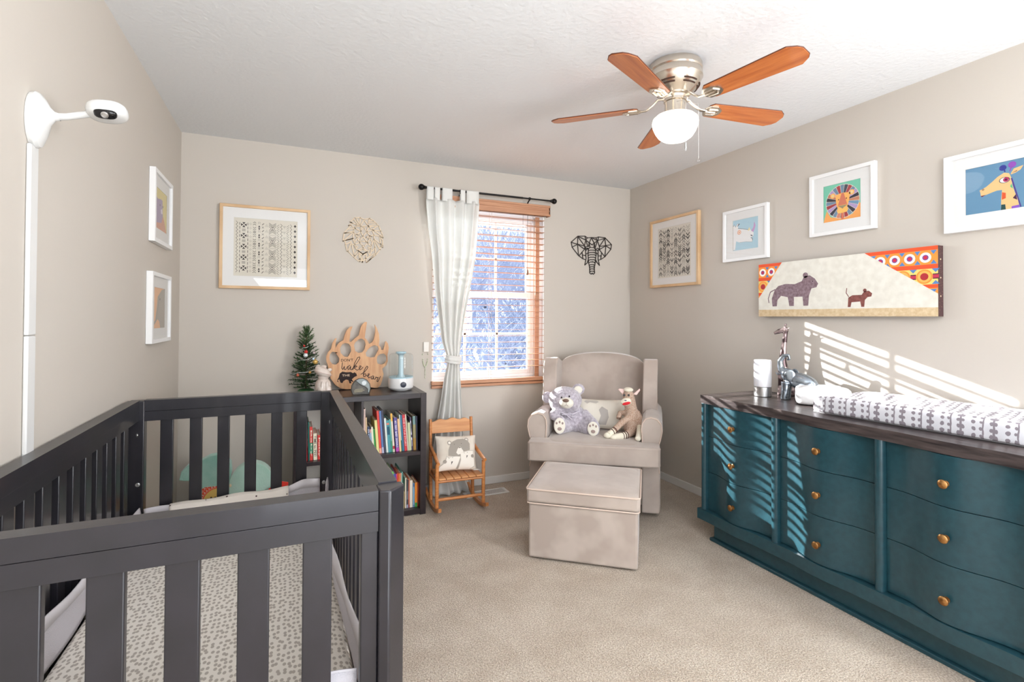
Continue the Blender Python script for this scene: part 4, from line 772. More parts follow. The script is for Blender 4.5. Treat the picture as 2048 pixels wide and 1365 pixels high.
def book(x, w, h, lean, col, z, label, y=3.49, d=.19, title=None, tcol=(240, 236, 230), band=None, grp=None, name='book'):
    t = thing(name, label, 'book', (x, y, z), 0, grp)
    k = radians(lean); Rm = Matrix.Rotation(-k, 3, 'Y'); w = max(w, .005)-.0007
    lift = 0
    def F(p): q = Rm@Vector(p); return (q.x, q.y, q.z+.0004)
    b = MB().use(flat(*col, rough=.45)); T = .0012
    def bx(b_, *a):
        s0 = len(b_.v); b_.box(*a); b_.v[s0:] = [F(p) for p in b_.v[s0:]]
    bx(b, 0, 0, 0, T, d, h); bx(b, w-T, 0, 0, w, d, h); bx(b, T, 0, 0, w-T, T, h)
    o = b.build('cover', None, t, smooth=False)
    b = MB().use(mat('book_pages', srgb(226, 216, 196), .9)); bx(b, T, T, .002, w-T, d-.003, h-.003); b.build('pages', None, t, smooth=False)
    if band or title:
        b = MB()
        if band:
            for (z0, z1, c) in band: b.use(flat(*c)); b.add([F((.0001, -.0003, h*z0)), F((w-.0001, -.0003, h*z0)), F((w-.0001, -.0003, h*z1)), F((.0001, -.0003, h*z1))], [(0, 1, 2, 3)])
        if title:
            b.use(flat(*tcol)); L = h*.78; vs, fs = text_mb(title, 1.0); xs = [v[0] for v in vs]; zs = [v[1] for v in vs]
            kx = L/(max(xs)-min(xs)); ky = min(kx*2.2, w*.62/(max(zs)-min(zs))); mx_ = (max(zs)+min(zs))/2
            b.add([F((w/2+(v[1]-mx_)*ky, -.0006, h*.52-v[0]*kx)) for v in vs], fs)
        b.build('spine_print', None, t, smooth=False)
UL = ['cream-pink', 'tan', 'navy', 'light blue', 'cream', 'green', 'pale yellow', 'red', 'blue', 'charcoal', 'white', 'teal', 'sea green', 'cream with orange top', 'purple', 'peach', 'thin mint', 'blue-teal', 'crimson', 'stone', 'olive-cream', 'dark plum', 'khaki', 'midnight blue']
UT = {2: ('BOOK', (200, 214, 230)), 14: ('MY FIRST BABY SIGNALS', (240, 236, 246)), 18: ('THE LITTLE STORY', (240, 200, 200)), 21: ('ME', (230, 226, 240))}
UB = {3: [(.0, .12, (210, 140, 110)), (.86, 1, (210, 160, 160))], 4: [(0, .12, (226, 150, 80))], 7: [(0, .12, (240, 170, 150))], 8: [(0, .14, (190, 190, 214))], 11: [(.55, .80, (40, 90, 112)), (.86, .92, (214, 130, 110))], 12: [(0, .35, (70, 150, 120))], 13: [(.8, 1, (230, 180, 90)), (.08, .16, (190, 60, 70))], 14: [(0, .12, (180, 80, 170))], 16: [(0, .3, (30, 110, 96))], 22: [(0, .35, (170, 130, 60)), (.75, 1, (120, 150, 150))], 6: [(.05, .95, (230, 220, 150))]}
ULONG = {0: 'at the left end of the upper right cube'}
for i, (x, w, h, ln, c) in enumerate(UPPER):
    xx = 1.0635+(x-1.074)*.958; nx = 1.0635+((UPPER[i+1][0]-1.074)*.958) if i+1 < len(UPPER) else 1.0635+.357
    ww = max(.0045, min(w*1.0, nx-xx-.0006))
    if i == 0: ln = 0
    last = UL[i-1] if i else None
    lab = ('%s picture book standing right of the %s one, upper right cube' % (UL[i], last)) if i else 'cream-pink tall book at the left end of the upper right cube'
    tt = UT.get(i, (None, None))
    book(xx, ww, h+.008, min(ln, 4.6), c, .4155, lab, title=tt[0], tcol=tt[1] or (240, 236, 230), band=UB.get(i), grp='books in the upper right cube', d=.15+.05*((i*7) % 5)/4)
LL = ['black', 'beige', 'bright green', 'royal blue', 'magenta', 'orange-red', 'orange', 'off-white', 'mint', 'short yellow', 'ivory', 'slate', 'coral', 'wide cream', 'sky blue', 'orange with green foot', 'rust']
for i, (x, w, h, ln, c) in enumerate(LOWER):
    xx = x*1.0-.010*(x-1.2)/.2; nx = LOWER[i+1][0]-.010*(LOWER[i+1][0]-1.2)/.2 if i+1 < len(LOWER) else 1.421
    ww = max(.0045, min(w, nx-xx-.0006))
    lab = ('%s book standing right of the %s one, lower right cube' % (LL[i], LL[i-1])) if i else 'black book at the left of the row in the lower right cube'
    if i in (7, 8): ln = -.6
    if i in (9,): ln = -.4
    book(xx, ww, h+.006, max(-.6, min(ln, .5)), c, .0405, lab, band={15: [(0, .17, (60, 160, 70))], 14: [(.85, 1, (70, 110, 150)), (.0, .1, (90, 130, 160))], 11: [(.0, .12, (150, 150, 170)), (.3, .6, (110, 110, 120))], 12: [(0, .1, (150, 40, 50))], 7: [(.6, 1, (230, 150, 120))]}.get(i), grp='books in the lower right cube', d=.15+.04*(i % 3))
CL = ['pink and red thin', 'teal thin', 'red and green', 'cream', 'red']
for i, (x, w, h, ln, c) in enumerate(LEFTC):
    book(x-.004, w-.001 if i != 4 else w, h+.004, 1.2, c, .4155, ['pink thin book leaning in the upper left cube seen past the crib slat', 'teal thin book left of the red and green one, upper left cube', 'red and green spined book in the upper left cube', 'cream book with TIME to PEE! down its spine', 'red book right of the cream TIME to PEE! book'][i],
         title={2: 'Baby', 3: 'TIME to PEE!', 4: 'Potty'}.get(i), tcol=(50, 44, 40) if i == 3 else (244, 236, 220), band={2: [(.2, .52, (40, 140, 104))], 0: [(0, .4, (210, 40, 50))]}.get(i), grp='books in the upper left cube')
# basket in the lower left cube
t = thing('mesh_basket', 'black mesh basket in the lower left cube behind the crib', 'basket', (.78, 3.62, .0405))
b = MB()
for k in range(9): b.box(-.08, -.11, .010+k*.02, .20, -.108, .012+k*.02).box(-.08, .108, .010+k*.02, .20, .11, .012+k*.02)
for k in range(20): b.box(-.08+k*.0145, -.11, 0, -.078+k*.0145, -.1085, .19)
for k in range(12): b.box(-.08, -.11+k*.019, 0, -.0785, -.108+k*.019, .19).box(.1985, -.11+k*.019, 0, .20, -.108+k*.019, .19)
b.box(-.08, -.11, 0, .20, .11, .002).box(-.083, -.113, .186, .203, -.107, .194).box(-.083, .107, .186, .203, .113, .194).box(-.083, -.113, .186, -.077, .113, .194).box(.197, -.113, .186, .203, .113, .194)
b.build('mesh', black_metal, t, smooth=False)

# ---------------------------------------------------------------- on the bookshelf
ZS = .7955
def tabletop_tree():
    t = thing('tabletop_christmas_tree', 'small green artificial Christmas tree with ornaments on the bookshelf', 'christmas tree', (.730, 3.755, ZS))
    MB().lathe([(.048, 0), (.052, .005), (.050, .018), (.040, .024), (.010, .028)], n=28).build('base', mat('green_plastic', (.02, .09, .025), .4), t)
    MB().tube([(0, 0, .02), (0, 0, .40)], [.006, .003], n=8).build('trunk', mat('wire_trunk', (.10, .07, .04), .8), t)
    rnd = random.Random(11); b = MB()
    gm = [mat('needle_green', srgb(58, 92, 44), .7), mat('needle_dark', srgb(36, 58, 36), .7), mat('needle_light', srgb(104, 128, 84), .7)]
    k = 0
    for lv in range(13):
        z0_ = .045+lv*.0285; L = (.116-.0066*lv)*(1.0 if lv % 2 else .92); n = 12 if lv < 6 else 9
        if lv == 12: L = .02
        for j in range(n):
            z = z0_+rnd.uniform(-.014, .014); a = 2*pi*(j+.5*(lv % 2))/n+rnd.uniform(-.3, .3); Lk = L*rnd.uniform(.8, 1.1); up = -.01+.035*lv/12+rnd.uniform(-.01, .02)
            tip = Vector((cos(a)*Lk, sin(a)*Lk, z+up+.010)); base = Vector((0, 0, z))
            mid = base.lerp(tip, .5)+Vector((0, 0, -.004)); b.use(gm[1]); b.tube([base, mid, tip], .0018, n=4)
            for q in range(40):
                s = .08+.92*q/40; p = base.lerp(tip, s); b.use(gm[rnd.choice([0, 0, 1, 1, 2] if lv < 10 else [0, 2, 2])])
                d = Vector((rnd.uniform(-1, 1), rnd.uniform(-1, 1), rnd.uniform(-.8, 1)))+(tip-base).normalized()*.8; d.normalize(); e = p+d*rnd.uniform(.013, .022); w = d.cross(Vector((rnd.uniform(-1, 1), .3, .7))).normalized()*.0022
                b.add([p-w, p+w, e], [(0, 1, 2)])
    for q in range(60):
        z = .40+.0013*q*.55; a = rnd.uniform(0, 2*pi); p = Vector((0, 0, z-.01)); e = p+Vector((cos(a)*.016, sin(a)*.016, .012)); w = Vector((-sin(a), cos(a), 0))*.0013; b.use(gm[rnd.choice([0, 2, 2])]); b.add([p-w, p+w, e], [(0, 1, 2)])
    b.build('branches', None, t, smooth=False)
    g = MB(); pts = [(.02+.0*i, 0, 0) for i in range(0)]
    for s in range(120):
        u = s/119; a = u*2*pi*3.6-1.2; r = .098*(1-u)+.018; pts.append((r*cos(a), r*sin(a), .075+u*.28-.006*abs(sin(a*3))))
    g.tube(pts, .0017, n=5).build('garland', mat('frosted_garland', (.62, .66, .62), .4), t)
    for nm, p, r, c in (('ornament', (-.004, -.075, .272), .0115, (.55, .03, .02)), ('ornament', (.052, -.072, .205), .0165, (.65, .42, .12)), ('ornament', (-.052, -.085, .125), .010, (.55, .14, .08)), ('ornament', (-.006, -.078, .250), .014, (.72, .78, .80)), ('ornament', (.020, -.085, .140), .009, (.6, .35, .1)), ('ornament', (.045, -.045, .262), .009, (.6, .5, .5)), ('ornament', (.040, -.080, .225), .008, (.6, .75, .9)), ('ornament', (-.015, -.07, .31), .007, (.6, .05, .04))):
        MB().sq(p, (r, r, r), nu=16, nv=10).tube([(p[0], p[1], p[2]+r*.9), (p[0], p[1], p[2]+r*1.25)], r*.25, n=6).build(nm, mat('ornament_%02d%02d' % (int(c[0]*99), int(c[1]*99)), c, .2, .3), t)
tabletop_tree()
def bank():
    # white ceramic animal looking up with a wide mouth
    t = thing('ceramic_animal', 'white ceramic animal figurine with upturned head beside the small tree', 'figurine', (.828, 3.60, ZS), 10)
    m = mat('pearl_ceramic', srgb(222, 212, 204), .25, c2=srgb(206, 190, 180), scale=20, coat=.5)
    b = MB().sq((0, .01, .052), (.050, .046, .056), .85, .9).sq((-.022, -.025, .026), (.022, .030, .030)).sq((.026, -.022, .030), (.020, .026, .034)).sq((.014, -.034, .045), (.011, .012, .045)).sq((-.014, -.032, .045), (.011, .012, .045)).sq((.0, .004, .112), (.032, .030, .026))
    b.sq((-.004, -.002, .142), (.056, .042, .026), rot=Ry(22)).sq((-.006, .0, .158), (.050, .038, .020), rot=Ry(24)).sq((.040, .004, .158), (.014, .014, .012)).sq((-.030, .01, .182), (.015, .013, .011)).sq((.004, .014, .178), (.020, .016, .012))
    b.build('body', m, t, remesh=.003)
    mm = MB(); mm.tube([(-.054, -.020, .158), (-.02, -.044, .146), (.02, -.042, .132), (.052, -.016, .124)], .0016, n=6).build('mouth_line', mat('mouth_shade', srgb(190, 160, 150), .6), t)
bank()
def paw():
    z0 = min(p[1] for p in PAW); t = thing('paw_sign', "plywood bear paw sign reading DON'T wake THE bear on the bookshelf", 'sign', (1.06, 3.795, ZS+.001))
    k = radians(3); fr = lambda p: (p[0], p[1]*cos(k)+(p[2]-z0)*sin(k)-.0, (p[2]-z0)*cos(k)-p[1]*sin(k)+.0014)
    ply = mat('cherry_ply', srgb(214, 166, 120), .5, c2=srgb(196, 142, 98), scale=7, stretch=(6, 1, 1)); edge = mat('burnt_edge', srgb(104, 62, 40), .7)
    cr = lambda L: L
    MB().prism(PAW, -.012, 0, fr, holes=PAWHOLES).build('board', ply, t, bevel=.0006, seg=1)
    dk = mat('burnt_ink', srgb(44, 30, 28), .8); e = MB().use(dk)
    e.face(PAWBEAR, -.0124, fr)
    for s in PAWSCRIPT: e.stroke([Vector(p) for p in s], .0044, -.0128, -.0122, fr)
    add_text(e, "DON'T", .022, lambda p: fr((p[0]-.070, -.0124, p[2]*1.15+.224)), .080)
    e.use(flat(226, 200, 170)); add_text(e, 'THE', .020, lambda p: fr((p[0]-.0765, -.0128, p[2]+.121)), .050)
    e.build('lettering', None, t, smooth=False)
paw()
def rock():
    t = thing('two_tone_stone', 'small round grey and silver stone ornament in front of the paw sign', 'ornament', (1.052, 3.545, ZS), -6)
    b = MB(); prof = [(-.052, .0), (-.062, .03), (-.058, .06), (-.040, .088), (-.015, .102), (.012, .104), (.038, .092), (.056, .068), (.062, .04), (.055, .0)]
    b.use(mat('grey_stone', srgb(104, 100, 92), .4, c2=srgb(78, 76, 72), scale=30)); b.prism(prof, -.018, .020)
    b.build('stone', None, t, bevel=.013, seg=4)
    m2 = mat('silvered_stone', srgb(150, 160, 160), .45, c2=srgb(150, 160, 162), scale=25)
    q = MB().use(m2).prism([(-.030, .090), (-.012, .100), (.012, .102), (.034, .090), (.052, .064), (.056, .036), (.050, .012), (.044, .016), (.046, .036), (.030, .052), (.008, .060), (-.012, .074)], -.0200, -.016)
    q.build('silver_half', None, t, bevel=.001)
    MB().use(mat('inlay_dark', (.02, .02, .02), .5)).stroke([(-.034, .092), (-.018, .078), (0, .060), (.022, .050), (.038, .036), (.042, .014)], .003, -.0212, -.018).build('inlay', None, t)
    MB().use(flat(196, 186, 150)).stroke([(-.034, .034), (.014, .036)], .0022, -.0190, -.0184).stroke([(-.040, .026), (.022, .028)], .0022, -.0190, -.0184).stroke([(-.040, .018), (.010, .019)], .0022, -.0190, -.0184).build('engraving', None, t, smooth=False)
    MB().use(mat('silver_disc', (.7, .76, .78), .6)).lathe([(.0, .0215), (.014, .021), (.015, .016)], (.020, 0, .074), 24, rot=Rx(90), cap=False).build('disc', None, t)
rock()
def humidifier():
    t = thing('humidifier', 'white and clear tabletop humidifier on the right end of the bookshelf', 'humidifier', (1.331, 3.655, ZS))
    w = mat('humidifier_white', srgb(232, 232, 232), .25, coat=.3)
    b = MB().lathe([(.030, 0), (.066, .0), (.070, .006), (.0, .008)], n=8, cap=False)
    MB().lathe([(.05, .004), (.072, .006), (.084, .018), (.086, .035), (.086, .078), (.084, .084), (.0, .084)], n=40, cap=False).lathe([(.05, .0), (.052, .0), (.052, .006)], n=24).build('base', w, t)
    tank = MB().lathe([(.082, .088), (.082, .225), (.078, .240), (.066, .250), (.030, .252)], n=44, cap=False).build('water_tank', glass_mat('clear_plastic', (.95, .975, .98), 1.45), t)
    bl = mat('pale_blue_plastic', srgb(176, 208, 220), .3)
    MB().lathe([(.083, .084), (.084, .092), (.079, .093), (.06, .086), (0, .086)], n=40, cap=False).build('tank_collar', bl, t)
    MB().lathe([(.030, .086), (.018, .110), (.017, .235), (.030, .252), (.036, .258), (.0, .262)], n=30, cap=False).build('mist_tube', mat('pale_blue_tube', srgb(196, 220, 228), .3, alpha=.75), t)
    MB().lathe([(.036, .252), (.034, .262), (.0, .264)], n=30, cap=False).build('cap', bl, t)
    kn = MB().lathe([(.019, 0), (.019, .006), (.016, .008), (.0, .008)], (.0, -.084, .045), 28, rot=Rx(90), cap=False).build('dial', mat('dial_navy', srgb(54, 58, 72), .35), t)
humidifier()

# ---------------------------------------------------------------- child rocking chair + cushion
def rocker():
    t = thing('child_rocking_chair', 'small honey pine rocking chair beside the bookshelf', 'rocking chair', (1.682, 3.40, 0), -2)
    m = mat('honey_pine', srgb(212, 144, 84), .42, c2=srgb(190, 118, 62), scale=5, stretch=(4, 4, 14), coat=.3); m2 = mat('honey_pine_board', srgb(220, 160, 104), .42, c2=srgb(200, 134, 80), scale=4, stretch=(1, 6, 10), coat=.3)
    xl, xr = -.160, .160
    for x in (xl, xr):
        pts = []
        for i in range(15):
            y = -.085+.44*i/14; z = .012+.9*((y-.13)**2)*1.0; pts.append((y, z))
        poly = [(y, z-.012+.001) for y, z in pts]+[(y, z+.014) for y, z in pts[::-1]]
        MB().prism(poly, -.010, .010, lambda p, x=x: (x+p[1], p[0], p[2])).build('rocker', m, t, bevel=.003)
        MB().tube([(x, .0, .034), (x, .0, .325)], .0125, n=12).build('front_leg', m, t)
        MB().tube([(x*.95, .215, .02), (x*.95, .232, .25), (x*.93, .262, .575)], [.012, .0125, .011], n=12).build('back_post', m, t)
        MB().tube([(x, -.030, .335), (x*.97, .10, .362), (x*.96, .238, .395)], .0125, n=12).build('armrest', m, t)
        MB().tube([(x, -.0, .215), (x*.95, .222, .205)], .010, n=10).build('side_rail', m, t)
    MB().tube([(xl, 0, .095), (xr, 0, .095)], .0105, n=12).build('stretcher', m, t)
    MB().tube([(xl, 0, .212), (xr, 0, .212)], .009, n=10).tube([(xl*.95, .22, .205), (xr*.95, .22, .205)], .009, n=10).build('seat_rail', m, t)
    for i in range(6):
        x = -.128+i*.0512; MB().box(x-.0235, -.022, .224, x+.0235, .225, .236).build('seat_slat', m2, t, bevel=.004)
    top = [(xl*.93+.008, .475), (xr*.93-.008, .475)]
    n = 24
    for i in range(n+1):
        x = (xr*.93-.008)+(xl-xr)*.93*i/n+.016*i/n; u = i/n; top.append((x, .552+.012*sin(u*3*2*pi/2*1.0+.4)**2+.012*sin(pi*u)))
    k = radians(5); fr = lambda p: (p[0], .262+p[1]+(p[2]-.52)*.09, p[2])
    MB().prism(top, -.008, .008, fr).build('crest_board', m2, t, bevel=.003)
    MB().tube([(xl*.94, .236, .33), (xr*.94, .236, .33)], .008, n=10).build('back_rung', m, t)
rocker()
def pillow_fn(w, h, th, n=22):
    def f(u, v, s):
        x = (u-.5)*2; z = (v-.5)*2; e = (max(0, 1-x**4)*max(0, 1-z**4))**.55
        px = x*w/2*(1-.05*(1-z*z)); pz = z*h/2*(1-.05*(1-x*x)); return (px, s*e*th/2, pz)
    return f
def pillow_mb(w, h, th, n=22):
    f = pillow_fn(w, h, th); b = MB()
    b.grid(lambda u, v: f(u, v, -1), n, n); b.grid(lambda u, v: f(1-u, v, 1), n, n); return b
def bear_cushion():
    t = thing('bear_cushion', 'small white cushion printed with one grey and two white bears on the rocking chair', 'cushion', (1.683, 3.505, .238), -2)
    w, h, th = .285, .235, .075; R = Ry(3)@Rx(-20); c = Vector((0, 0, .125))
    cv = mat('cushion_cream', srgb(226, 218, 206), .9, c2=srgb(214, 204, 190), scale=10, bump=.2, bscale=300)
    b = pillow_mb(w, h, th); b.v = [tuple(c+R@Vector(p)) for p in b.v]; b.build('cover', cv, t)
    f = pillow_fn(w, h, th); e = MB()
    def put(col, poly, k):
        # subdivide the flat shape and wrap it onto the puffed front
        s0 = len(e.v); bm = bmesh.new(); vv = [bm.verts.new((p[0], p[1], 0)) for p in poly]
        tris = tessellate_polygon([[Vector((x, z, 0)) for x, z in poly]])
        for tr in tris:
            try: bm.faces.new([vv[i] for i in tr])
            except ValueError: pass
        bmesh.ops.subdivide_edges(bm, edges=bm.edges[:], cuts=3, use_grid_fill=True); bmesh.ops.triangulate(bm, faces=bm.faces[:]); bm.verts.index_update()
        vs = []
        for v in bm.verts:
            p = f(min(.985, max(.015, v.co.x)), min(.985, max(.015, v.co.y)), -1); vs.append(tuple(c+R@Vector((p[0], p[1]-.0012-.0006*k, p[2]))))
        e.use(col).add(vs, [tuple(x.index for x in fc.verts) for fc in bm.faces]); bm.free()
    B = BEARS; gy = flat(160, 152, 142); wh = flat(236, 230, 220); dk = flat(70, 62, 56); ln = flat(190, 180, 168)
    r1 = abs(B['ear1'][1][0]-B['ear1'][0][0]); put(gy, circ(B['ear1'][0], r1, 14, r1*1.2), 1); put(wh, circ(B['ear1'][0], r1*.6, 12, r1*.7), 2); put(gy, circ(B['ear2'][0], r1, 14, r1*1.2), 1); put(wh, circ(B['ear2'][0], r1*.6, 12, r1*.7), 2)
    put(gy, B['big'], 3); put(wh, B['muz'], 4); put(dk, B['nose'], 5)
    put(ln, B['b2o'], 4); put(wh, B['b2'], 5); put(ln, B['b1o'], 6); put(wh, B['b1'], 7); put(dk, B['n1'], 8); put(dk, B['n2'], 8)
    for k in ('e1', 'e2'): put(gy, circ(B[k][0], .045, 12, .05), 8)
    for dx, dz in ((-.12, .17), (.06, .20)): 
        q = B['n1'][0]; put(dk, circ((q[0]+dx*.5, q[1]+dz*.55), .009, 8), 8); q = B['n2'][0]; put(dk, circ((q[0]+dx*.45, q[1]+dz*.45), .009, 8), 8); q = B['nose'][0]; put(dk, circ((q[0]+dx*1.0, q[1]+dz*.55), .009, 8), 8)
    e.build('bear_print', None, t)
    tg = MB().add([tuple(c+R@Vector(p)) for p in ((.10, -.012, -.112), (.145, -.012, -.112), (.150, -.055, -.122), (.105, -.055, -.122))], [(0, 1, 2, 3)]).build('care_tag', mat('tag_white', (.8, .8, .78), .8), t, solid=.001, smooth=False)
bear_cushion()
# ---------------------------------------------------------------- armchair
m_velvet = mat('taupe_velvet', srgb(184, 171, 161), .7, c2=srgb(170, 156, 146), scale=5, detail=3, lo=.4, hi=.6, sheen=.55, bump=.15, bscale=500, bdist=.001)
m_pipe = mat('pale_piping', srgb(208, 188, 174), .7)
CR = -34.5; CO = (2.39, 2.895, 0)
def cl(x, y, z=0):
    a = radians(CR); return (CO[0]+x*cos(a)-y*sin(a), CO[1]+x*sin(a)+y*cos(a), z)
def armchair():
    t = thing('armchair', 'taupe velvet wingback glider armchair in the room corner', 'armchair', CO, CR)
    xo = .012
    # T-shaped seat cushion
    def cush(u, v): pass
    T = [(-.415, .0), (-.40, -.012), (0, -.022), (.40, -.012), (.415, .0), (.415, .13), (.30, .15), (.30, .60), (-.30, .60), (-.30, .15), (-.415, .13)]
    fr = lambda p: (p[0], p[2], p[1])
    b = MB(); b.prism([(x, y) for x, y in T], .370, .492, fr)
    b.build('seat_cushion', m_velvet, t, bevel=.034, seg=5)
    b = MB(); b.sq((0, .28, .484), (.30, .27, .020), .8, .3); b.build('seat_crown', m_velvet, t)
    for z in (.482, .381):
        MB().tube([(-.408, .135, z), (-.413, .012, z), (-.398, -.006, z), (0, -.0175, z), (.398, -.006, z), (.413, .012, z), (.408, .135, z)], .0042, n=8).build('piping', m_pipe, t)
    # base and arms
    MB().prism([(-.375, .075), (.375, .075), (.375, .40), (-.375, .40)], .16, .80).build('base', m_velvet, t, bevel=.02, seg=3)
    for s in (-1, 1):
        cx = s*.368+xo*0
        prof = [(-.058, .035), (.052, .035), (.058, .08), (.058, .30), (.046, .40), (.044, .46), (.062, .515), (.074, .57), (.068, .618), (.042, .648), (.0, .660), (-.036, .650), (-.058, .622), (-.064, .58), (-.060, .54), (-.058, .48)]
        P = [(cx+s*x, z) for x, z in prof]
        if s < 0: P = P[::-1]
        MB().prism(P, .135, .78, lambda p: (p[0]+.09*(p[1]-.135), p[1], p[2])).build('arm', m_velvet, t, bevel=.016, seg=3)
        loop = [(cx+s*x*.93, .1335, .075+(z-.075)*.985) for x, z in prof[3:]]
        MB().tube(loop, .0038, n=8).build('piping', m_pipe, t)
        # wing: upright panel on the arm
        w = [(.44, .56), (.425, .70), (.44, .86), (.465, .955), (.505, .995), (.54, 1.0), (.64, .975), (.74, .95), (.80, .90), (.80, .50), (.42, .50)]
        x0 = s*.345-.05+.0; 
        sk = lambda p, s=s: (p[1]+s*(.02*(p[2]-.6))+.09*(p[0]-.1), p[0], p[2])
        MB().prism(w[::-1], s*.350-.050, s*.350+.050, sk).build('wing', m_velvet, t, bevel=.044, seg=6)
        MB().tube([(s*.400+.09*(y-.1), y, z) for y, z in ((.445, .60), (.435, .72), (.45, .86), (.48, .962), (.53, .992), (.62, .982))], .0038, n=8).build('piping', m_pipe, t)
    # back
    pts = [(-.315, .44), (.315, .44), (.315, .93)]+[(.315*cos(pi*i/16)*1.0, .925+.105*sin(pi*i/16)**.8) for i in range(1, 16)]+[(-.315, .93)]
    fb = lambda p: (p[0]+.048, p[1]+(p[2]-.45)*.20-.03*(1-min(1, abs(p[0])/.32)**2)*(p[1] < .6), p[2])
    b = MB().prism(pts, .575, .70, fb); b.build('backrest', m_velvet, t, bevel=.035, seg=5)
    MB().box(-.22, .22, .015, .22, .70, .075).build('glider_base', mat('glider_black', (.015, .014, .014), .5), t)
    MB().tube([(0, .46, .0), (0, .46, .02)], .26, n=36).build('swivel_ring', black_metal, t)
armchair()
def ottoman():
    t = thing('ottoman', 'square taupe velvet ottoman in front of the armchair', 'ottoman', (2.192, 2.640, 0), -38.5)
    w, d = .297, .265
    b = MB().box(-w+.012, -d+.012, .012, w-.012, d-.012, .302); b.build('base', mat('taupe_velvet_brushed', srgb(184, 171, 161), .7, c2=srgb(168, 154, 144), scale=7, detail=2, lo=.40, hi=.60, sheen=.5, bump=.15, bscale=500, bdist=.001), t, bevel=.012, seg=3)
    n = 26
    def top(u, v):
        x, y = (u-.5)*2, (v-.5)*2; e = (1-x**6)*(1-y**6); return (x*w, y*d, .372+.020*max(0, e)**.6)
    b = MB().box(-w+.002, -d+.002, .306, w-.002, d-.002, .385); b.build('cushion', m_velvet, t, bevel=.016, seg=4)
    b = MB().sq((0, 0, .378), (w-.012, d-.012, .019), .6, .25, nu=40); b.build('cushion_crown', m_velvet, t)
    for z, o, r in ((.378, .000, .0042), (.304, -.004, .0038)):
        W2, D2 = w+o, d+o; c = .018; L = [(-W2+c, -D2, z), (W2-c, -D2, z), (W2-c*.3, -D2+c*.3, z), (W2, -D2+c, z), (W2, D2-c, z), (W2-c*.3, D2-c*.3, z), (W2-c, D2, z), (-W2+c, D2, z), (-W2+c*.3, D2-c*.3, z), (-W2, D2-c, z), (-W2, -D2+c, z), (-W2+c*.3, -D2+c*.3, z), (-W2+c, -D2, z)]
        MB().tube(L, r, n=8).build('piping', m_pipe, t)
    for x in (-1, 1):
        for y in (-1, 1): MB().lathe([(.015, 0), (.015, .014)], (x*(w-.06), y*(d-.06), 0), 16).build('foot', black_metal, t)
ottoman()

# ---------------------------------------------------------------- soft toys in the armchair
def teddy():
    t = thing('teddy_bear', 'pale grey plush teddy bear with paw-print soles seated in the armchair', 'teddy bear', cl(-.145, .335, .492), CR)
    fur = mat('grey_plush_fur', srgb(206, 200, 210), 1, c2=srgb(170, 162, 174), scale=60, detail=5, bump=1, bscale=170, bdist=.006, sheen=.8)
    b = MB().sq((.005, .02, .085), (.098, .082, .100)).sq((-.058, .0, .225), (.118, .092, .094)).sq((-.115, -.02, .205), (.05, .06, .055)).sq((.0, -.02, .205), (.05, .06, .055))
    b.sq((-.185, .015, .235), (.040, .022, .042)).sq((.035, .02, .300), (.044, .022, .040))
    b.tube([(-.06, -.01, .145), (-.105, -.05, .155), (-.125, -.085, .130)], [.036, .040, .036], n=14).sq((-.125, -.088, .130), (.038, .036, .036))
    b.tube([(.07, 0, .140), (.105, -.03, .105), (.135, -.06, .085)], [.034, .036, .034], n=14).sq((.137, -.062, .083), (.036, .035, .034))
    b.tube([(-.04, -.03, .05), (-.075, -.09, .058)], [.05, .050], n=14).sq((-.082, -.115, .070), (.045, .028, .066), rot=Rz(8)).tube([(.06, -.02, .05), (.12, -.08, .05)], [.05, .048], n=14).sq((.142, -.105, .058), (.045, .028, .060), rot=Rz(-8))
    b.build('body', fur, t, remesh=.0055, disp=(.004, .012))
    cr = mat('cream_plush', srgb(232, 228, 216), .95, bump=.5, bscale=200, sheen=.5)
    MB().sq((-.040, -.092, .218), (.049, .040, .038)).build('muzzle', cr, t)
    ns = mat('brown_nose', srgb(112, 88, 76), .4)
    MB().sq((-.042, -.128, .240), (.022, .010, .012)).build('nose', ns, t)
    MB().tube([(-.040, -.131, .228), (-.038, -.1325, .212), (-.026, -.129, .203)], .0012, n=5).tube([(-.038, -.1325, .212), (-.050, -.129, .205)], .0012, n=5).build('mouth', ns, t)
    for x, y, z in ((-.075, -.084, .253), (-.022, -.080, .262)): MB().sq((x, y, z), (.0065, .005, .0065)).build('eye', mat('eye_dark', (.02, .015, .015), .1), t)
    MB().sq((.033, -.004, .298), (.030, .006, .027)).build('inner_ear', cr, t)
    for (x, y, z, r, hz) in ((-.082, -.1415, .070, 8, .054), (.142, -.1315, .058, -8, .048)):
        R = Rz(r); s = MB().sq((x, y, z), (.038, .004, hz), rot=R).build('sole', cr, t)
        q = MB()
        q.sq((x, y-.004, z-hz*.38), (.015, .0015, .012), rot=R)
        for dx, dz in ((-.020, .018), (.0, .026), (.020, .018)): q.sq(tuple(Vector((x, y-.003, z))+R@Vector((dx, -.0005, dz))), (.0065, .0015, .0085), rot=R)
        q.build('paw_print', mat('paw_taupe', srgb(160, 140, 134), .8), s)
    rb = mat('organza_ribbon', srgb(206, 200, 212), .4, sheen=.4)
    MB().tube([(-.10, -.055, .155), (-.05, -.088, .142), (.0, -.085, .142), (.045, -.045, .155)], .0045, n=8).sq((-.045, -.094, .140), (.008, .006, .007)).tube([(-.045, -.096, .14), (-.075, -.105, .155), (-.07, -.1, .138), (-.045, -.096, .14), (-.012, -.1, .155), (-.015, -.1, .135), (-.045, -.096, .14)], .0035, n=6).tube([(-.04, -.096, .138), (.0, -.1, .105)], .003, n=6).tube([(-.04, -.096, .138), (.03, -.085, .12)], .0028, n=6).build('ribbon', rb, t)
teddy()
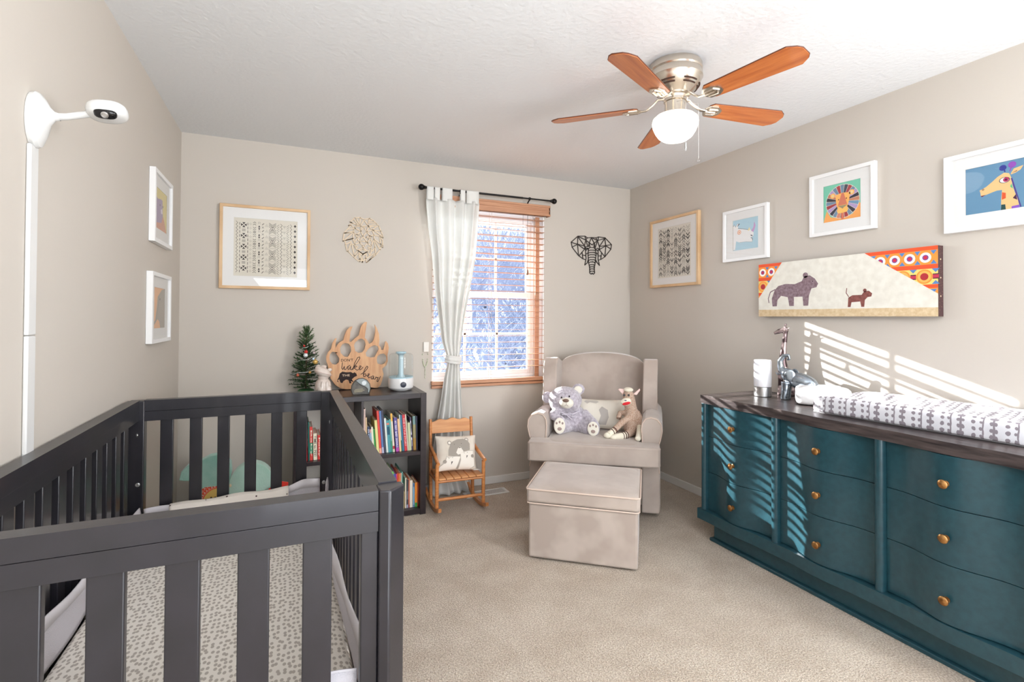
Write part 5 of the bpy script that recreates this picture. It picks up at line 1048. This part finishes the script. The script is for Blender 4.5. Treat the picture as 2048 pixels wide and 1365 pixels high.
def monkey():
    t = thing('sock_monkey', 'brown knitted sock monkey with red mouth seated right of the teddy bear', 'sock monkey', cl(.250, .29, .492), CR)
    kn = mat('brown_knit', srgb(168, 134, 112), .95, c2=srgb(204, 184, 168), scale=190, detail=2, bump=.8, bscale=260, bdist=.003); wh = mat('cream_knit', srgb(232, 226, 208), .95, bump=.5, bscale=260, bdist=.002); dk = mat('brown_stripe', srgb(88, 58, 52), .9)
    b = MB().tube([(.0, .0, .012), (.0, 0, .05), (-.002, 0, .11), (.002, 0, .165), (-.004, 0, .20), (-.016, 0, .25), (-.020, 0, .295), (-.018, 0, .315)], [.038, .050, .048, .044, .040, .042, .034, .015], n=20)
    b.tube([(.035, .0, .170), (.058, -.01, .12), (.055, -.05, .075)], [.020, .022, .020], n=12)
    b.tube([(-.03, .0, .160), (-.075, .02, .150), (-.085, -.01, .120)], [.019, .019, .018], n=12)
    b.tube([(-.02, -.03, .130), (-.075, -.075, .095), (-.118, -.11, .055)], [.022, .021, .020], n=12)
    b.tube([(.0, -.03, .035), (-.035, -.085, .028)], [.030, .025], n=12)
    b.build('body', kn, t, remesh=.0045)
    MB().sq((-.019, -.002, .315), (.032, .034, .017)).build('cap', wh, t)
    MB().sq((-.036, -.046, .240), (.036, .022, .026), rot=Ry(-14)).build('muzzle', wh, t)
    MB().sq((-.034, -.066, .232), (.028, .006, .0105), rot=Ry(-16)).build('mouth', mat('red_felt', srgb(214, 40, 50), .8), t)
    MB().sq((-.040, -.0665, .252), (.008, .003, .004)).build('nose', mat('grey_thread', srgb(96, 100, 112), .6), t)
    for x in (-.048, -.018):
        MB().sq((x, -.036, .283), (.0075, .005, .0085)).build('eye', mat('button_grey', srgb(70, 68, 70), .3), t)
    for s, q in ((-1, [(-.048, .270), (-.088, .315), (-.080, .322), (-.046, .318)]), (1, [(.010, .285), (.055, .325), (.060, .316), (.035, .280)])):
        P = [(x, z) for x, z in q]; MB().prism(P, -.004, .006).build('ear', mat('pink_felt', srgb(236, 206, 200), .9), t, bevel=.003)
    MB().tube([(.055, -.048, .078), (.050, -.095, .045), (.040, -.135, .022)], [.020, .021, .019], n=12).sq((.038, -.14, .020), (.020, .018, .018)).build('hand', wh, t)
    MB().tube([(-.035, -.085, .028), (-.060, -.11, .024), (-.115, -.135, .020)], [.0235, .024, .019], n=12).sq((-.12, -.137, .019), (.025, .019, .018)).build('foot', wh, t)
    MB().tube([(-.118, -.11, .055), (-.150, -.135, .035)], [.0205, .019], n=12).sq((-.158, -.138, .030), (.024, .018, .019)).build('foot', wh, t)
    for p, q, r in (((-.036, -.087, .0275), (-.040, -.091, .027), .0262), ((-.048, -.099, .0255), (-.052, -.103, .0252), .0262), ((-.060, -.110, .024), (-.063, -.112, .0238), .0258), ((-.108, -.103, .063), (-.112, -.106, .060), .0218), ((-.124, -.115, .051), (-.128, -.118, .049), .0215)):
        MB().tube([p, q], r, n=16).build('stripe', dk, t)
monkey()
def toy_cushion():
    x, y, z = cl(.045, .475, .492)
    t = thing('animal_cushion', 'cream rectangular cushion with grey printed shapes between the teddy and the sock monkey', 'cushion', (x, y, z), CR)
    w, h, th = .36, .215, .08; R = Rx(-22); c = Vector((0, -.045, .118))
    b = pillow_mb(w, h, th); b.v = [tuple(c+R@Vector(p)) for p in b.v]; b.build('cover', mat('cushion_ivory', srgb(226, 220, 208), .9, bump=.2, bscale=300), t)
    f = pillow_fn(w, h, th); e = MB()
    def put(col, poly, k=1):
        bm = bmesh.new(); vv = [bm.verts.new((p[0], p[1], 0)) for p in poly]
        for tr in tessellate_polygon([[Vector((x, z, 0)) for x, z in poly]]):
            try: bm.faces.new([vv[i] for i in tr])
            except ValueError: pass
        bmesh.ops.subdivide_edges(bm, edges=bm.edges[:], cuts=3, use_grid_fill=True); bmesh.ops.triangulate(bm, faces=bm.faces[:]); bm.verts.index_update(); vs = []
        for v in bm.verts:
            p = f(v.co.x, v.co.y, -1); vs.append(tuple(c+R@Vector((p[0], p[1]-.0012-.0006*k, p[2]))))
        e.use(col).add(vs, [tuple(x.index for x in fc.verts) for fc in bm.faces]); bm.free()
    put(flat(176, 170, 164), [(.44, .10), (.60, .10), (.66, .35), (.64, .60), (.52, .72), (.46, .60), (.50, .40)])
    put(flat(190, 184, 176), [(.16, .88), (.22, .80), (.28, .86), (.40, .82), (.46, .88), (.42, .93), (.20, .93)])
    e.build('printed_shapes', None, t)
toy_cushion()

# ---------------------------------------------------------------- dresser
DL = (3.12, 1.72, 0)
m_teal = mat('teal_dresser_paint', srgb(35, 72, 82), .28, c2=srgb(29, 63, 73), scale=3, stretch=(1, 14, 14), bump=.04, bscale=120, coat=.15)
m_top = mat('dark_stained_top', srgb(88, 78, 76), .30, c2=srgb(40, 34, 36), scale=5, stretch=(10, 1, 12), detail=8, bump=.12, bscale=30, bstretch=(10, 1, 10), lo=.35, hi=.65)
m_brass = mat('aged_brass', srgb(196, 150, 96), .33, 1.0, c2=srgb(150, 104, 62), scale=60)
YS = [(2.432, 1.990), (1.952, 1.494), (1.456, 1.000)]
def dresser():
    t = thing('dresser', 'teal nine-drawer dresser with wavy fronts and dark wood top along the right wall', 'dresser', DL)
    B = lambda nm, mb, m=m_teal, bv=.003, par=t: shifted(mb, DL).build(nm, m, par, bevel=bv)
    up = lambda p: (p[2], p[0], p[1])
    bump = lambda u, A: A*(.5-.5*cos(2*pi*min(1, max(0, (u-.10)/.80))))
    B('carcass', MB().box(2.905, .965, .172, 3.365, 2.462, .795), bv=.002)
    # top slab with softly waved front edge
    pts = [(2.470, 3.378), (2.470, 2.868)]
    for (a, c) in YS:
        for i in range(13): u = i/12; pts.append((a+(c-a)*u, 2.868-bump(u, .013)))
    pts += [(.958, 2.868), (.958, 3.378)]
    B('top', MB().prism(pts, .795, .842, up), m_top, .004)
    # mouldings
    pts = [(2.482, 3.365), (2.482, 2.856)]
    for (a, c) in YS:
        for i in range(13): u = i/12; pts.append((a+(c-a)*u, 2.858-bump(u, .012)))
    pts += [(.955, 2.856), (.955, 3.365)]
    B('base_moulding', MB().prism(pts, .112, .172, up), bv=.005)
    B('plinth', MB().box(2.905, .985, .018, 3.365, 2.40, .112)); B('plinth_foot', MB().box(2.885, .975, .0, 3.365, 2.415, .018), bv=.004)
    for y, w in ((2.449, .034), (1.971, .036), (1.475, .036), (.982, .034)):
        P = [(y+w/2, 2.91), (y-w/2, 2.91)]+[(y-w/2*cos(pi*i/10), 2.880-.016*sin(pi*i/10)) for i in range(11)]
        B('stile', MB().prism(P, .172, .795, up), bv=0)
    rows = [(.604, .793), (.394, .601), (.176, .391)]
    for ci, (a, c) in enumerate(YS):
        for ri, (z0, z1) in enumerate(rows):
            a_, c_ = a-.001, c+.001; n = 28
            P = [(a_, 2.907)]+[(a_+(c_-a_)*i/n, 2.893-bump(i/n, .042)) for i in range(n+1)]+[(c_, 2.907)]
            d = B('drawer', MB().prism(P, z0, z1, up), bv=.0015)
            y = (a+c)/2+.0; z = (.690, .490, .264)[ri]; x = 2.893-.042
            shifted(MB().lathe([(.011, 0), (.011, .002), (.006, .004), (.0055, .012), (.012, .015), (.0165, .020), (.0165, .024), (.012, .028), (.0, .030)], (x, y, z), 24, rot=Ry(-90)), DL).build('knob', m_brass, d)
dresser()
ZD = .8425
def touch_lamp():
    t = thing('bedside_lamp', 'white cylinder table lamp with steel base at the far end of the dresser', 'lamp', (3.165, 2.285, ZD))
    MB().lathe([(.044, 0), (.047, .003), (.047, .056), (.0, .057)], n=40).build('base', silver, t)
    MB().lathe([(.0465, .058), (.0475, .062), (.0475, .205), (.044, .212), (.0, .213)], n=40, cap=False).build('shade', mat('frosted_white', (.86, .86, .90), .4, sub=.2), t)
touch_lamp()
def giraffe():
    t = thing('giraffe_statue', 'slender silver and bronze giraffe statue on the dresser with head turned left', 'statue', (3.315, 2.258, ZD), -62)
    m = mat('bronze_silver_patch', srgb(176, 158, 158), .22, .75, c2=srgb(92, 76, 78), scale=26, detail=0, lo=.46, hi=.52)
    b = MB()
    b.tube([(.03, 0, .12), (-.005, 0, .14)], [.028, .032], n=14).tube([(-.005, 0, .13), (-.012, 0, .20), (-.004, 0, .29), (.004, 0, .372)], [.032, .022, .015, .0125], n=16)
    for x, y in ((-.022, .014), (-.022, -.014), (.04, .014), (.04, -.014)):
        b.tube([(x*.9, y*.9, .13), (x*1.1, y, .06), (x*1.1, y*1.1, .0)], [.015, .010, .014], n=10)
    b.tube([(.004, 0, .372), (-.002, 0, .388), (-.03, 0, .378), (-.058, 0, .365)], [.0125, .019, .014, .008], n=14)
    b.sq((.002, 0, .386), (.020, .016, .018))
    for y in (-.010, .010): b.tube([(.000, y, .395), (.006, y*1.2, .425)], [.0045, .0055], n=8)
    b.tube([(.012, .012, .390), (.030, .030, .400)], [.006, .003], n=8, sq=.4).tube([(.012, -.012, .390), (.032, -.030, .402)], [.008, .003], n=8, sq=.4)
    b.build('body', m, t, remesh=.0032)
giraffe()
def elephant():
    t = thing('elephant_statue', 'glossy silver elephant statue with raised trunk in front of the giraffe', 'statue', (3.20, 2.125, ZD), -72)
    m = mat('polished_pewter', srgb(150, 160, 170), .18, .85)
    b = MB()
    b.sq((.055, 0, .105), (.082, .044, .048), rot=Ry(14)).sq((-.022, 0, .140), (.034, .032, .036))
    b.tube([(-.035, 0, .150), (-.058, 0, .175), (-.060, 0, .215), (-.040, 0, .245), (-.015, 0, .248), (-.010, 0, .228), (-.024, 0, .222)], [.024, .018, .015, .0125, .010, .008, .006], n=14)
    for x, y in ((-.028, .020), (-.028, -.020), (.105, .022), (.105, -.022)):
        b.tube([(x*.85+.0, y, .10), (x, y, .05), (x-.004, y, .0)], [.024, .019, .021], n=14)
    b.tube([(.132, 0, .10), (.148, 0, .075), (.150, 0, .055)], [.005, .004, .004], n=8)
    b.build('body', m, t, remesh=.0035)
    for s in (-1, 1): MB().sq((.004, s*.036, .138), (.027, .005, .034), rot=Rz(s*-18)).build('ear', m, t, loc=None)
    for s in (-1, 1): MB().tube([(-.045, s*.014, .145), (-.068, s*.018, .138), (-.080, s*.016, .150)], [.004, .0035, .0015], n=8).build('tusk', m, t)
elephant()
def wipes():
    t = thing('wipes_box', 'white rounded wipes dispenser with clear lid beside the changing pad', 'box', (3.20, 1.945, ZD), -50)
    m = mat('wipes_white', (.84, .84, .85), .3)
    MB().sq((0, 0, .048), (.125, .068, .048), .3, .35, nu=40, nv=20).build('case', m, t)
    MB().sq((.03, 0, .097), (.052, .036, .008), .4, .4).build('lid', mat('frosted_clear', (.7, .72, .74), .25, alpha=.6), t)
wipes()
def pad():
    t = thing('changing_pad', 'contoured changing pad in a white cover with grey dotted stripes on the dresser', 'changing pad', (3.175, 1.43, ZD), 3.5)
    M = mat('pad_cover', srgb(214, 214, 220), .95, bump=.5, bscale=300, bdist=.002, sheen=.3); T = M.node_tree; N = T.nodes; bs = N['Principled BSDF']
    cd = N.new('ShaderNodeTexCoord'); sp = N.new('ShaderNodeSeparateXYZ'); ns = N.new('ShaderNodeTexNoise'); ns.inputs['Scale'].default_value = 40
    ad = N.new('ShaderNodeVectorMath'); ad.operation = 'MULTIPLY_ADD'; ad.inputs[1].default_value = (.008, .008, .008)
    T.links.new(cd.outputs['Object'], ns.inputs['Vector']); T.links.new(ns.outputs['Color'], ad.inputs[0]); T.links.new(cd.outputs['Object'], ad.inputs[2]); T.links.new(ad.outputs[0], sp.inputs[0])
    def mth(op, a, b=None, c=None):
        n = N.new('ShaderNodeMath'); n.operation = op
        for i, v in enumerate((a, b, c)):
            if v is None: continue
            if isinstance(v, (int, float)): n.inputs[i].default_value = v
            else: T.links.new(v, n.inputs[i])
        return n.outputs[0]
    Y = sp.outputs['Y']; A = mth('ADD', sp.outputs['X'], sp.outputs['Z'])
    fy = mth('FRACT', mth('MULTIPLY', Y, 1/.098)); fa = mth('FRACT', mth('MULTIPLY', A, 1/.026))
    def circle(cy, ry, ra=.30):
        dy = mth('DIVIDE', mth('SUBTRACT', fy, cy), ry); da = mth('DIVIDE', mth('SUBTRACT', fa, .5), ra)
        return mth('LESS_THAN', mth('ADD', mth('MULTIPLY', dy, dy), mth('MULTIPLY', da, da)), 1)
    line = mth('LESS_THAN', mth('ABSOLUTE', mth('SUBTRACT', fy, .30)), .035); line2 = mth('LESS_THAN', mth('ABSOLUTE', mth('SUBTRACT', fy, .62)), .025)
    tot = mth('MAXIMUM', mth('MAXIMUM', line, line2), mth('MAXIMUM', mth('MAXIMUM', circle(.24, .06), circle(.37, .06)), mth('MAXIMUM', circle(.90, .07), circle(.68, .05, .25))))
    mx = N.new('ShaderNodeMix'); mx.data_type = 'RGBA'; mx.inputs[6].default_value = (*srgb(218, 218, 224), 1); mx.inputs[7].default_value = (*srgb(140, 132, 140), 1)
    T.links.new(tot, mx.inputs[0]); T.links.new(mx.outputs[2], bs.inputs['Base Color'])
    hx, hy = .195, .435; n = 40
    def prof(u):   # closed cross-section in x,z
        a = u*2*pi; c, s = cos(a), sin(a); e = .38
        x = math.copysign(abs(c)**e, c)*hx; zt = math.copysign(abs(s)**e, s)
        if s > 0: z = .018+zt*(.036+.052*(abs(x)/hx)**1.6)
        else: z = .018+zt*.017
        return x, z
    def f(u, v):
        yy = (v-.5)*2; x, z = prof(u); k = (1-abs(yy)**9)**.5 if abs(yy) < 1 else 0
        return (x*(.72+.28*k), yy*hy, .002+z*(.45+.55*k))
    b = MB().grid(f, 56, 60)
    b.build('cover', M, t, sub=0, smooth=True, ang=80)
    MB().box(-.17, -.42, .0008, .17, .42, .004).build('underside', mat('pad_vinyl', (.75, .75, .78), .5), t)
pad()

# ---------------------------------------------------------------- ceiling fan
def fan():
    t = thing('ceiling_fan', 'hugger ceiling fan with five cherry wood blades and lit globe', 'ceiling fan', (2.214, 1.945, 0))
    wood = mat('cherry_blade', srgb(206, 124, 66), .35, c2=srgb(180, 96, 46), scale=3.5, stretch=(1.2, 14, 14), detail=6, coat=.2); edge = mat('blade_edge', srgb(92, 48, 28), .5)
    MB().lathe([(.112, H-.001), (.116, H-.010), (.117, H-.030), (.113, H-.036), (.117, H-.042), (.119, H-.066), (.114, H-.074), (.112, H-.080), (.104, H-.098), (.088, H-.118), (.070, H-.134), (.066, H-.140), (.0, H-.140)], n=56, cap=False).build('motor_housing', chrome, t)
    for k in range(6):
        for z, r0 in ((H-.100, .1035), (H-.112, .0945)):
            pts = []
            for i in range(9):
                a = radians(k*60+10)+radians(38)*i/8; pts.append((r0*cos(a), r0*sin(a), z))
            MB().tube(pts, .0035, n=6).build('vent_slot', mat('slot_dark', (.05, .02, .01), .8), t)
    MB().lathe([(.056, H-.139), (.058, H-.150), (.050, H-.156), (.050, H-.168), (.0, H-.168)], n=44, cap=False).build('flywheel', chrome, t)
    MB().lathe([(.040, H-.166), (.046, H-.172), (.047, H-.222), (.050, H-.229), (.0, H-.229)], n=44, cap=False).build('switch_housing', chrome, t)
    g = MB().lathe([(.050, H-.228), (.060, H-.229), (.084, H-.234), (.097, H-.246), (.101, H-.262), (.098, H-.280), (.088, H-.304), (.074, H-.325), (.055, H-.339), (.030, H-.346), (.0, H-.348)], n=48, cap=False)
    g.build('globe', mat('lit_globe', (.95, .93, .88), .3, emit=(1, .93, .80), estr=2.6), t)
    for k in range(5):
        a = radians(-8+72*k); Rk = Matrix.Rotation(a, 3, 'Z'); P = Matrix.Rotation(radians(-12), 3, 'X'); zb = H-.184
        F = lambda p: tuple(Rk@(P@Vector((p[0], p[1], p[2]))+Vector((0, 0, zb))))
        out = [(.165, -.030), (.180, -.046), (.53, -.060), (.560, -.040), (.572, -.022), (.572, .022), (.560, .040), (.53, .060), (.180, .046), (.165, .030)]
        b = MB().prism(out, -.003, .003, lambda p: F((p[0], -p[2], p[1])))
        # object-space grain follows the blade: keep the blade in its own frame
        ob = MB().prism(out, -.003, .003, lambda p: (p[0], -p[2], p[1])).build('blade', wood, t)
        Mb = Matrix.Translation((0, 0, zb)) @ Matrix.Rotation(a, 4, 'Z') @ Matrix.Rotation(radians(-12), 4, 'X'); ob.matrix_local = Mb
        e = MB(); L = out+[out[0]]; e.tube([(x, y, .0012) for x, y in L], .0026, n=6).build('edge_band', edge, ob, smooth=False)
        arm = MB(); G = lambda p: p
        arm.tube([(.045, 0, .035), (.075, 0, .034), (.100, 0, .012), (.128, 0, -.006), (.160, 0, -.008)], [.010, .0085, .0075, .0075, .008], n=10, sq=.7)
        arm.prism([(.150, -.014), (.165, -.034), (.205, -.036), (.232, -.018), (.236, 0), (.232, .018), (.205, .036), (.165, .034), (.150, .014)], .0032, .0085, lambda p: (p[0], -p[2], -p[1]))
        arm.tube([(.165, -.016, -.010), (.208, -.018, -.010), (.222, 0, -.010), (.208, .018, -.010), (.165, .016, -.010)], .0048, n=8).tube([(.155, 0, -.011), (.205, 0, -.011)], .0048, n=8)
        oa = arm.build('blade_arm', chrome, t); oa.matrix_local = Mb
    ch = MB(); 
    z = H-.19
    ch.tube([(-.030, -.045, H-.188), (-.040, -.095, H-.205), (-.042, -.112, H-.235), (-.042, -.112, H-.395)], .0011, n=5)
    for i in range(34): ch.sq((-.042, -.112, H-.235-.0048*i), (.0019, .0019, .0019), nu=6, nv=4)
    c1 = ch.build('pull_chain', silver, t); MB().lathe([(.001, .012), (.004, .010), (.0045, -.012), (.002, -.020), (.0, -.024)], (-.042, -.112, H-.405), 12, cap=False).build('chain_fob', silver, c1)
    ch = MB().tube([(.030, -.042, H-.188), (.030, -.108, H-.21), (.030, -.112, H-.24), (.030, -.112, H-.452)], .0006, n=5); c2 = ch.build('pull_cord', mat('cord_white', (.8, .8, .78), .6), t)
    MB().sq((.030, -.112, H-.462), (.010, .010, .010), nu=8, nv=6).build('crystal_bead', glass_mat('crystal', (.92, .92, .92), 1.6), c2, smooth=False)
fan()
